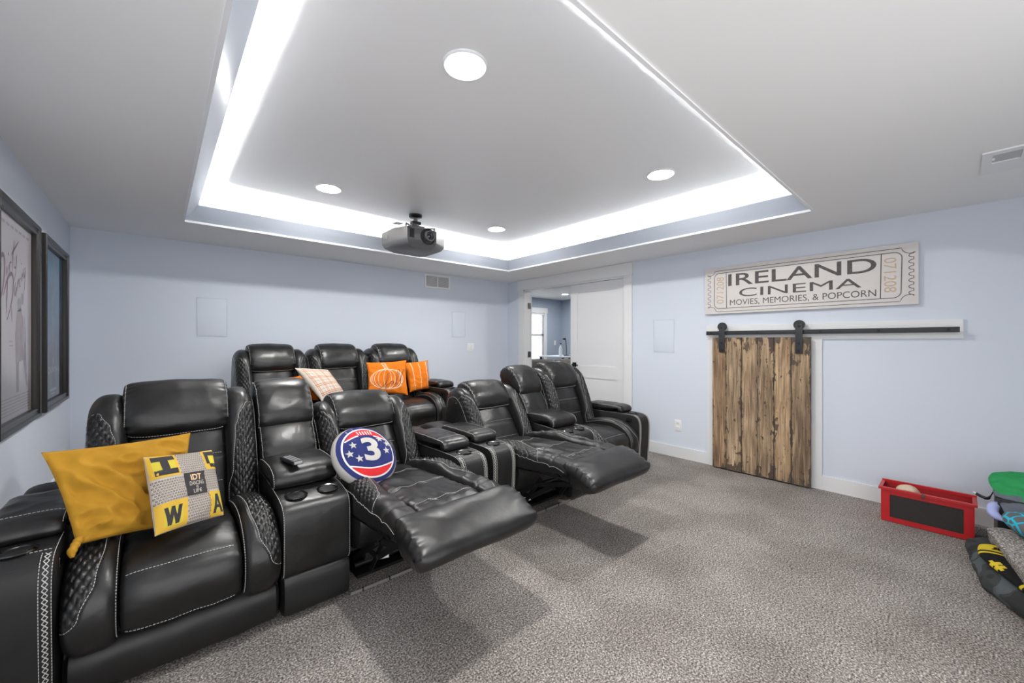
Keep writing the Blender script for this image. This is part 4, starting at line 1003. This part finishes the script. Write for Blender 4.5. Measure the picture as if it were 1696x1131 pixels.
bm = bmesh.new(); text2d(bm, 'DANCING', .455, .68, .475, .53); text2d(bm, 'IS', .555, .59, .43, .465); text2d(bm, 'LIFE', .505, .63, .37, .42)
link('print', finish2d(bm, P.front(), M_wht, .0036, .05), pw)
bm = bmesh.new()
for i in range(30):
    for j in range(30):
        x, y = (i + .5 * (j % 2)) / 30 + .015, j / 30 + .02
        if x > .97: continue
        inside = (x < .38 and (y > .65 or y < .345)) or (x > .75 and (y > .66 or y < .355)) or (.39 < x < .73 and .33 < y < .675) or (x < .40 and y < .345)
        if inside: continue
        rib2d(bm, arc(x, y, .0095, 0, 300, 5), .0055, closed=True)
stuff(link('dot_print', finish2d(bm, P.front(), fabric('brown_dot', (.13, .10, .085), 500), .0018), pw))
# round
c0 = Vector((.846, 2.165, .620)); ux = Vector((.205, .05, -.032)); uy = Vector((.030, .115, .130)); nn_ = ux.cross(uy).normalized()
if nn_.y > 0: nn_ = -nn_
RN = .196
ux = ux.normalized(); uy = (uy - ux * uy.dot(ux)).normalized()
def rmap(x, y, l):
    r_ = min(1, math.hypot(x, y)); h = .050 * math.sqrt(max(0, 1 - r_ ** 3.2)) + .003 * noise.noise(Vector((x * 3, y * 3, 2)))
    return c0 + ux * x * RN + uy * y * .178 + nn_ * (h + l)
bm = bmesh.new(); n1, n2 = 22, 64; FR = []; BK = []
for i in range(1, n1 + 1):
    rr = i / n1
    FR.append([bm.verts.new(rmap(rr * math.cos(2 * PI * k / n2), rr * math.sin(2 * PI * k / n2), 0)) for k in range(n2)])
    BK.append(FR[-1] if i == n1 else [bm.verts.new(2 * (c0 + ux * rr * math.cos(2 * PI * k / n2) * RN + uy * rr * math.sin(2 * PI * k / n2) * .178) - rmap(rr * math.cos(2 * PI * k / n2), rr * math.sin(2 * PI * k / n2), 0)) for k in range(n2)])
for S_ in (FR, BK):
    for A, B in zip(S_, S_[1:]):
        for k in range(n2): bm.faces.new((A[k], A[(k + 1) % n2], B[(k + 1) % n2], B[k]))
    bm.faces.new(S_[0])
bmesh.ops.recalc_face_normals(bm, faces=bm.faces[:])
M_grey = fabric('heather_grey_plush', (.40, .385, .36), 300); M_navy = fabric('navy_felt', (.028, .036, .145), 300, (.022, .028, .11)); M_red = fabric('red_felt', (.62, .03, .035), 300); M_whf = fabric('white_felt', (.74, .72, .71), 300)
ro = link('round_pillow', tomesh(bm, M_grey, sharp=80)); tag(ro, 'round navy football pillow with a grey number 3 and stars', 'pillow')
bm = bmesh.new(); poly2d(bm, arc(0, .03, .93, 0, 355, 71)); link('navy_face', finish2d(bm, rmap, M_navy, .0010, .10), ro)
def lens_pts(top): 
    if top: return [(-.66 + 1.32 * i / 24, .40 + .42 * math.sin(PI * i / 24) ** .8) for i in range(25)], [(.66 - 1.32 * i / 24, .40 + .20 * math.sin(PI * i / 24)) for i in range(25)]
    return [(-.68 + 1.36 * i / 24, -.36 - .42 * math.sin(PI * i / 24) ** .8) for i in range(25)], [(.68 - 1.36 * i / 24, -.36 - .14 * math.sin(PI * i / 24)) for i in range(25)]
bm = bmesh.new()
for tp in (True, False):
    A, B = lens_pts(tp); poly2d(bm, A + B[1:-1])
link('red_band', finish2d(bm, rmap, M_red, .0018, .10), ro)
bm = bmesh.new()
rib2d(bm, [(.80 * math.cos(R(a)), .03 + .80 * math.sin(R(a))) for a in range(0, 360, 6)], .045, closed=True)
for tp in (True, False):
    A, B = lens_pts(tp); rib2d(bm, [q for i, q in enumerate(B) if not (tp and 7 < i < 17)] if not tp else B[:8], .04); 
    if tp: rib2d(bm, B[16:], .04)
for k in range(6): x = -.20 + k * .085; rib2d(bm, [(x - .010, .74), (x + .012, .61)], .034)
link('white_lines', finish2d(bm, rmap, M_whf, .0026, .10), ro)
bm = bmesh.new()
for x, y in ((-.46, .27), (-.62, .0), (-.38, -.17), (.44, .44), (.66, .26), (.56, .02)):
    P5 = []
    for k in range(10): a = R(90 + k * 36); q = .125 if k % 2 == 0 else .052; P5.append((x + q * math.cos(a), y + q * math.sin(a)))
    poly2d(bm, P5)
text2d(bm, '3', -.21, .33, -.28, .50, bold=.03)
link('stars_and_number', finish2d(bm, rmap, fabric('light_grey_felt', (.56, .54, .50), 300), .0022, .12), ro)
# orange ones on the back row
M_or = fabric('orange_canvas', (.72, .19, .015), 450, (.62, .15, .010)); M_cream = fabric('cream_ink', (.84, .66, .50), 500)
P = Pillow((1.585, 3.98, .720), (1.985, 3.90, .680), (2.045, 4.06, 1.045), (1.615, 4.10, 1.032), .055, .06, .006, 12, folds=.010)
pp = link('throw_pillow', P.mesh(M_or)); tag(pp, 'orange pillow printed with a white outlined pumpkin and the word fall', 'pillow')
bm = bmesh.new()
cx, cy = .46, .42
def el(w, h, dx=0, a0=0, a1=360, n=40): return [(cx + dx + w * math.cos(R(a0 + (a1 - a0) * i / n)), cy + h * math.sin(R(a0 + (a1 - a0) * i / n))) for i in range(n + 1)]
rib2d(bm, el(.42, .31), .016, closed=True); rib2d(bm, el(.33, .315, 0), .010, closed=True); rib2d(bm, el(.22, .30, -.02), .011, closed=True); rib2d(bm, el(.10, .30, 0), .010, closed=True)
rib2d(bm, el(.24, .28, -.14, 70, 290), .010); rib2d(bm, el(.25, .28, .14, -110, 110), .010); rib2d(bm, el(.16, .27, .21, -100, 100), .009); rib2d(bm, el(.12, .25, .27, -90, 90), .008); rib2d(bm, el(.08, .22, .31, -90, 90), .008)
rib2d(bm, [(.34, .70), (.40, .76), (.36, .88), (.34, .94), (.42, .95), (.45, .86), (.50, .74), (.56, .71)], .014, smooth=40); 
for k in range(4): rib2d(bm, [(.41 + k * .022, .72), (.385 + k * .02, .90)], .006)
stuff(link('pumpkin_print', finish2d(bm, P.front(), M_cream, .0010, .06), pp))
bm = bmesh.new()
rib2d(bm, [(.02, .24), (.12, .25), (.22, .33), (.25, .28), (.22, .245), (.20, .24)], .008, smooth=30)
rib2d(bm, [(.24, .10), (.36, .22), (.46, .38), (.50, .56), (.47, .58), (.43, .40), (.40, .12), (.405, .0), (.44, .04), (.43, .20), (.50, .26), (.56, .34), (.61, .33), (.57, .25), (.54, .27), (.58, .35), (.615, .33), (.61, .25), (.64, .25), (.70, .36), (.76, .56), (.79, .68), (.75, .70), (.70, .48), (.69, .28), (.72, .26), (.78, .36), (.86, .56), (.92, .66), (.90, .70), (.83, .50), (.80, .30), (.84, .28), (.93, .40)], .011, smooth=260)
link('script_lettering', finish2d(bm, P.front(), M_dk, .0020, .06), pp)
P = Pillow((2.065, 4.02, .690), (2.335, 4.03, .710), (2.375, 4.17, 1.032), (2.065, 4.17, 1.010), .055, .05, .005, 15, folds=.010)
sp_ = link('throw_pillow', P.mesh(M_or)); tag(sp_, 'orange pillow with thin white stripes at the right end of the back row', 'pillow')
bm = bmesh.new()
for x in (.22, .52, .83): rib2d(bm, [(x, .02), (x, .98)], .022)
link('stripes', finish2d(bm, P.front(), M_cream, .0010, .06), sp_)
bm = bmesh.new(); poly2d(bm, [(.88, .02), (.985, .02), (.985, .985), (.88, .985)]); link('grey_edge', finish2d(bm, P.front(), fabric('taupe_edge', (.33, .29, .29), 400), .0009, .06), sp_)
P = Pillow((.845, 4.00, .700), (1.125, 3.99, .700), (1.09, 4.17, .932), (.800, 4.16, .905), .05, .05, .005, 18, folds=.008)
ob = link('throw_pillow', P.mesh(M_or)); tag(ob, 'plain orange pillow mostly hidden behind the plaid pillow', 'pillow')
P = Pillow((1.095, 3.80, .715), (1.335, 3.93, .760), (1.232, 4.09, .975), (.918, 3.98, 1.012), .050, .04, .004, 21)
M_pl = fabric('cream_plaid_cloth', (.72, .655, .56), 450)
pl = link('throw_pillow', P.mesh(M_pl)); tag(pl, 'cream pillow with orange and brown plaid lines on the back row', 'pillow')
for nm, mm_, off in (('plaid_lines', fabric('rust_line', (.52, .13, .03), 500), (0, .045)), ):
    bm = bmesh.new()
    for k in range(4):
        for o_ in off:
            x = .10 + k * .25 + o_; rib2d(bm, [(x, .01), (x, .99)], .012); rib2d(bm, [(.01, x), (.99, x)], .012)
    stuff(link(nm, finish2d(bm, P.front(), mm_, .0010, .07), pl))
bm = bmesh.new()
for k in range(1, 4):
    x = k * .25; rib2d(bm, [(x, .01), (x, .99)], .006); rib2d(bm, [(.01, x), (.99, x)], .006)
stuff(link('plaid_lines', finish2d(bm, P.front(), fabric('brown_line', (.22, .13, .09), 500), .0009, .07), pl))

# remote on the console lid
rm = thing('remote_control', 'small black remote control lying on the console lid', 'remote', (.500, 2.235, .645), R(12))
link('body', box_me(-.024, .024, -.075, .075, 0, .019, M_blackpl, .006, 3), rm)
bt_ = box_me(-.0045, .0045, -.0035, .0035, 0, .0025, mat('grey_button', (.30, .30, .31), .5), .001)
for i in range(3):
    for j in range(8): link('button', bt_, rm, (-.013 + i * .013, -.058 + j * .015, .0185))
link('front_window', box_me(-.020, .020, -.0765, -.070, .003, .016, mat('grey_plastic', (.35, .35, .35), .3), .002), rm)

# ------------------------------------------------------------------ red box by the right wall
M_redp = mat('red_gloss_paint', (.46, .012, .016), .32, bump=(40, .04)); M_redi = mat('red_paint_inside', (.36, .012, .014), .5)
rb = thing('toy_crate', 'red metal planter crate with a black mesh panel against the right wall', 'crate', (3.795, .16, 0))
bx, by, bh = .20, .215, .232
bm = bmesh.new()
for b in ((0, .010, -by + .045, by - .045, .004, .035), (0, .010, -by + .045, by - .045, .190, bh), (0, .010, -by, -by + .045, .004, bh), (0, .010, by - .045, by, .004, bh)): add_box(bm, *b)
link('front_frame', tomesh(bm, M_redp, smooth=False), rb)
link('mesh_panel', box_me(.003, .006, -by + .04, by - .04, .03, .195, mat('black_perforated_panel', (.013, .011, .010), .7, bump=(600, .5), vary=(300, (.03, .025, .022), .1))), rb)
link('side_wall', box_me(.010, bx - .008, -by, -by + .008, .010, bh - .006, M_redp), rb); link('side_wall', box_me(.010, bx - .008, by - .008, by, .010, bh - .006, M_redp), rb)
link('back_wall_panel', box_me(bx - .008, bx, -by, by, .0, bh + .010, M_redi), rb); link('bottom', box_me(.0105, bx - .008, -by, by, 0, .010, M_redi), rb)
bm = bmesh.new()
for b in ((-.012, .012, -by - .012, by + .012, bh - .012, bh + .004), (bx - .012, bx + .004, -by - .012, by + .012, bh - .008, bh + .012), (.012, bx - .012, -by - .0118, -by + .008, bh - .011, bh + .005), (.012, bx - .012, by - .008, by + .0118, bh - .011, bh + .005)): add_box(bm, *b)
link('rim', tomesh(bm, M_redp, smooth=False), rb)
link('latch', box_me(-.020, -.008, .0, .016, bh - .022, bh + .008, mat('latch_metal', (.12, .06, .055), .4, .6), .002), rb)
bm = bmesh.new(); bmesh.ops.create_uvsphere(bm, u_segments=28, v_segments=18, radius=.062)
for v in bm.verts: v.co *= 1 + .10 * noise.noise(v.co * 18); v.co.z *= .8
hb = link('knit_hat', tomesh(bm, fabric('cream_knit', (.66, .56, .42), 200, (.50, .36, .24), .5), sharp=80)); hb.location = (3.895, .245, .205); tag(hb, 'cream speckled knit ball of cloth inside the red crate', 'hat')
# stand for it hidden in the box
ck = link('hat_stand', box_me(-.08, .08, -.10, .10, 0, .140, mat('brown_stand', (.20, .12, .08), .8), .01)); ck.location = (3.90, .24, .0105); tag(ck, 'added brown stand under the knit ball, hidden in the red crate', 'box')

# ------------------------------------------------------------------ heap of things at the right edge
bn = thing('storage_bin', 'black plastic bin between the carpeted step and the right wall', 'bin', (3.86, -.33, 0))
bm = bmesh.new()
for b in ((-.20, -.188, -.19, .19, 0, .335), (.188, .20, -.19, .19, 0, .335), (-.19, .19, .178, .19, 0, .335), (-.19, .19, -.19, -.178, 0, .335), (-.19, .19, -.19, .19, 0, .01), (-.21, -.185, -.20, .20, .322, .338), (.185, .21, -.20, .20, .322, .338), (-.2, .2, .175, .20, .322, .338), (-.2, .2, -.2, -.175, .322, .338)): add_box(bm, *b)
link('bin_body', tomesh(bm, M_blackpl, smooth=False), bn)
link('red_stripe', box_me(-.2025, -.2, .02, .16, .205, .235, M_redp), bn)
P = Pillow((3.64, -.165, .300), (3.60, -.47, .315), (3.90, -.50, .475), (3.885, -.070, .455), .030, .0, .012, 31, rnd=.8, folds=.03)
gc = link('green_cloth', P.mesh(fabric('green_jersey', (.035, .30, .10), 300, (.025, .24, .075)), 50)); tag(gc, 'bright green folded shirt on top of the heap at the right edge', 'shirt')
P = Pillow((3.60, -.165, .27), (3.58, -.36, .27), (3.72, -.38, .375), (3.74, -.125, .36), .022, .0, .006, 35, folds=.01)
gy = link('grey_cloth', P.mesh(fabric('slate_grey_jersey', (.13, .145, .175), 300), 36)); tag(gy, 'slate grey cloth tucked beneath the green shirt', 'cloth')
bm = bmesh.new(); rr_, _ = smooth_path([Vector(q) for q in ((3.70, -.155, .292), (3.665, -.125, .280), (3.630, -.125, .250), (3.59, -.160, .232))], 18)
add_tube(bm, rr_, [.010, .016, .020, .022, .024, .024, .025, .025, .025, .024, .024, .022, .022, .020, .018, .014, .010, .006], 12)
lc = link('lavender_cap', tomesh(bm, fabric('lavender_cotton', (.42, .46, .78), 300), sharp=80)); tag(lc, 'lavender blue cap brim sticking out of the heap beneath the grey cloth', 'cap')
M_bean = bpy.data.materials.new('teal_pattern_knit'); M_bean.use_nodes = True; nt = M_bean.node_tree; b = nt.nodes['Principled BSDF']; b.inputs['Roughness'].default_value = .9
tc = nt.nodes.new('ShaderNodeTexCoord'); vo = nt.nodes.new('ShaderNodeTexVoronoi'); vo.inputs['Scale'].default_value = 17; vo.feature = 'DISTANCE_TO_EDGE'; cr = nt.nodes.new('ShaderNodeValToRGB'); cr.color_ramp.interpolation = 'CONSTANT'
cr.color_ramp.elements[0].color = (.01, .40, .55, 1); cr.color_ramp.elements[1].position = .075; cr.color_ramp.elements[1].color = (.10, .10, .105, 1)
nt.links.new(tc.outputs['Object'], vo.inputs[0]); nt.links.new(vo.outputs[0], cr.inputs[0]); nt.links.new(cr.outputs[0], b.inputs['Base Color'])
bm = bmesh.new(); bmesh.ops.create_uvsphere(bm, u_segments=36, v_segments=22, radius=.11)
for v in bm.verts: v.co *= 1 + .14 * noise.noise(v.co * 9); v.co.z *= .52; v.co.x *= 1.25
be = link('patterned_hat', tomesh(bm, M_bean, sharp=80)); be.location = (3.44, -.265, .268); be.rotation_euler = (R(10), R(-8), R(20)); tag(be, 'grey hat with turquoise pattern resting on the carpeted step', 'hat')
# cable with white tip
bm = bmesh.new(); cp_, _ = smooth_path([Vector(q) for q in ((3.955, -.062, .268), (3.95, -.09, .255), (3.93, -.115, .262), (3.90, -.15, .344), (3.86, -.20, .36))], 26)
add_tube(bm, cp_, [.0085] * 5 + [.0095] * 3 + [.006, .004] + [.003] * 16, 10)
cb = link('charging_cable', tomesh(bm, M_blackpl)); tag(cb, 'black cable with a white plug tip leaning from the black bin over the crate', 'cable')
link('plug_tip', cyl_me((3.955, -.062, .268), (3.958, -.050, .273), .0075, M_plate, n=14), cb)['label'] = 'white plug tip'
# dark camouflage garment along the foot of the step
M_camo = bpy.data.materials.new('dark_camouflage_cloth'); M_camo.use_nodes = True; nt = M_camo.node_tree; b = nt.nodes['Principled BSDF']; b.inputs['Roughness'].default_value = .9
tc = nt.nodes.new('ShaderNodeTexCoord'); no = nt.nodes.new('ShaderNodeTexNoise'); no.inputs['Scale'].default_value = 9; no.inputs['Detail'].default_value = 1.5; cr = nt.nodes.new('ShaderNodeValToRGB'); cr.color_ramp.interpolation = 'CONSTANT'
e = cr.color_ramp.elements; e[0].color = (.016, .017, .018, 1); e[1].position = .56; e[1].color = (.065, .08, .085, 1); k = e.new(.46); k.color = (.030, .033, .034, 1)
nt.links.new(tc.outputs['Object'], no.inputs[0]); nt.links.new(no.outputs['Fac'], cr.inputs[0]); nt.links.new(cr.outputs[0], b.inputs['Base Color'])
bm = bmesh.new(); pts_, _ = smooth_path([Vector(q) for q in ((3.62, -.10, .05), (3.50, -.095, .062), (3.33, -.115, .062), (3.15, -.130, .055), (2.98, -.20, .055), (2.80, -.30, .05), (2.6, -.40, .045))], 60)
rings = []
for i, p in enumerate(pts_):
    d = (pts_[min(59, i + 1)] - pts_[max(0, i - 1)]).normalized(); sd = Vector((d.y, -d.x, 0)).normalized()
    k_ = i / 59; rr = min(1, (k_ / .07 + .25)) * min(1, ((1 - k_) / .06 + .2)); row = []
    for j in range(28):
        a = 2 * PI * j / 28; q = 1 + .20 * noise.noise(Vector((i * .22, math.cos(a) * 1.6, math.sin(a) * 1.6))) + .10 * noise.noise(Vector((i * .5, math.cos(a) * 4, math.sin(a) * 4 + 5)))
        v = p + sd * math.cos(a) * .082 * rr * q + Vector((0, 0, 1)) * math.sin(a) * .058 * rr * q
        v.z = max(.003, v.z); row.append(bm.verts.new(v))
    rings.append(row)
for A, B in zip(rings, rings[1:]):
    for j in range(28): bm.faces.new((A[j], A[(j + 1) % 28], B[(j + 1) % 28], B[j]))
bm.faces.new(rings[0]); bm.faces.new(rings[-1]); bmesh.ops.recalc_face_normals(bm, faces=bm.faces[:])
cm = link('camouflage_jacket', tomesh(bm, M_camo, sharp=80)); tag(cm, 'crumpled dark camouflage jacket on the floor along the carpeted step', 'jacket')
# sock
M_sk = fabric('black_sock_knit', (.010, .010, .011), 300); M_sky = fabric('yellow_sock_knit', (.62, .46, .03), 300)
sp2, _ = smooth_path([Vector(q) for q in ((3.345, -.120, .145), (3.28, -.115, .150), (3.19, -.118, .146), (3.10, -.150, .138), (2.98, -.20, .132), (2.84, -.28, .125), (2.70, -.36, .115))], 90)
def smap2(i, a, l=0):
    p = sp2[i]; d = (sp2[min(89, i + 1)] - sp2[max(0, i - 1)]).normalized(); sd = Vector((d.y, -d.x, 0)).normalized(); k_ = i / 89
    w_ = .052 * (.55 + .45 * min(1, k_ / .04)) * (1 + .12 * math.sin(k_ * 9)); h_ = .020
    if k_ > .97: w_ *= .6
    return p + sd * math.cos(a) * (w_ + l) + Vector((0, 0, 1)) * math.sin(a) * (h_ + l)
bm = bmesh.new(); rings = [[bm.verts.new(smap2(i, 2 * PI * j / 30)) for j in range(30)] for i in range(90)]
for i in range(89):
    k_ = i / 89; mi = 1 if (.02 < k_ < .21) else 0
    for j in range(30):
        f = bm.faces.new((rings[i][j], rings[i][(j + 1) % 30], rings[i + 1][(j + 1) % 30], rings[i + 1][j])); a = 2 * PI * (j + .5) / 30
        m2 = mi
        ang = math.degrees(a) % 360
        if .30 < k_ < .42 and (ang > 330 or ang < 70): m2 = 1 if (int(k_ * 60) % 3 != 0 or ang > 20 and ang < 50) else 0
        if .55 < k_ < .78 and (ang > 320 or ang < 90): m2 = 1 if int(k_ * 62) % 3 == 0 else 0
        if k_ > .80 and k_ < .92 and ang < 120: m2 = 1
        if .165 < k_ < .18: m2 = 0
        f.material_index = m2
bm.faces.new(rings[0]); bm.faces.new(rings[-1]); bmesh.ops.recalc_face_normals(bm, faces=bm.faces[:])
sk = link('sports_sock', tomesh(bm, [M_sk, M_sky], sharp=80)); tag(sk, 'black and yellow sports sock lying on the camouflage jacket', 'sock')
bm = bmesh.new(); text2d(bm, 'R', .30, .62, .05, .40, bold=.05)
rib2d(bm, [(-.1, .2), (-.25, .45), (-.1, .65)], .08)
fn = lambda x, y, l: smap2(0, 0) if False else (lambda q: smap2(int(q), PI / 2 - (x - .5) * 1.7, l))(min(88, max(0, 14 - y * 13)))
link('letter', finish2d(bm, fn, M_sk, .003, .09), sk)
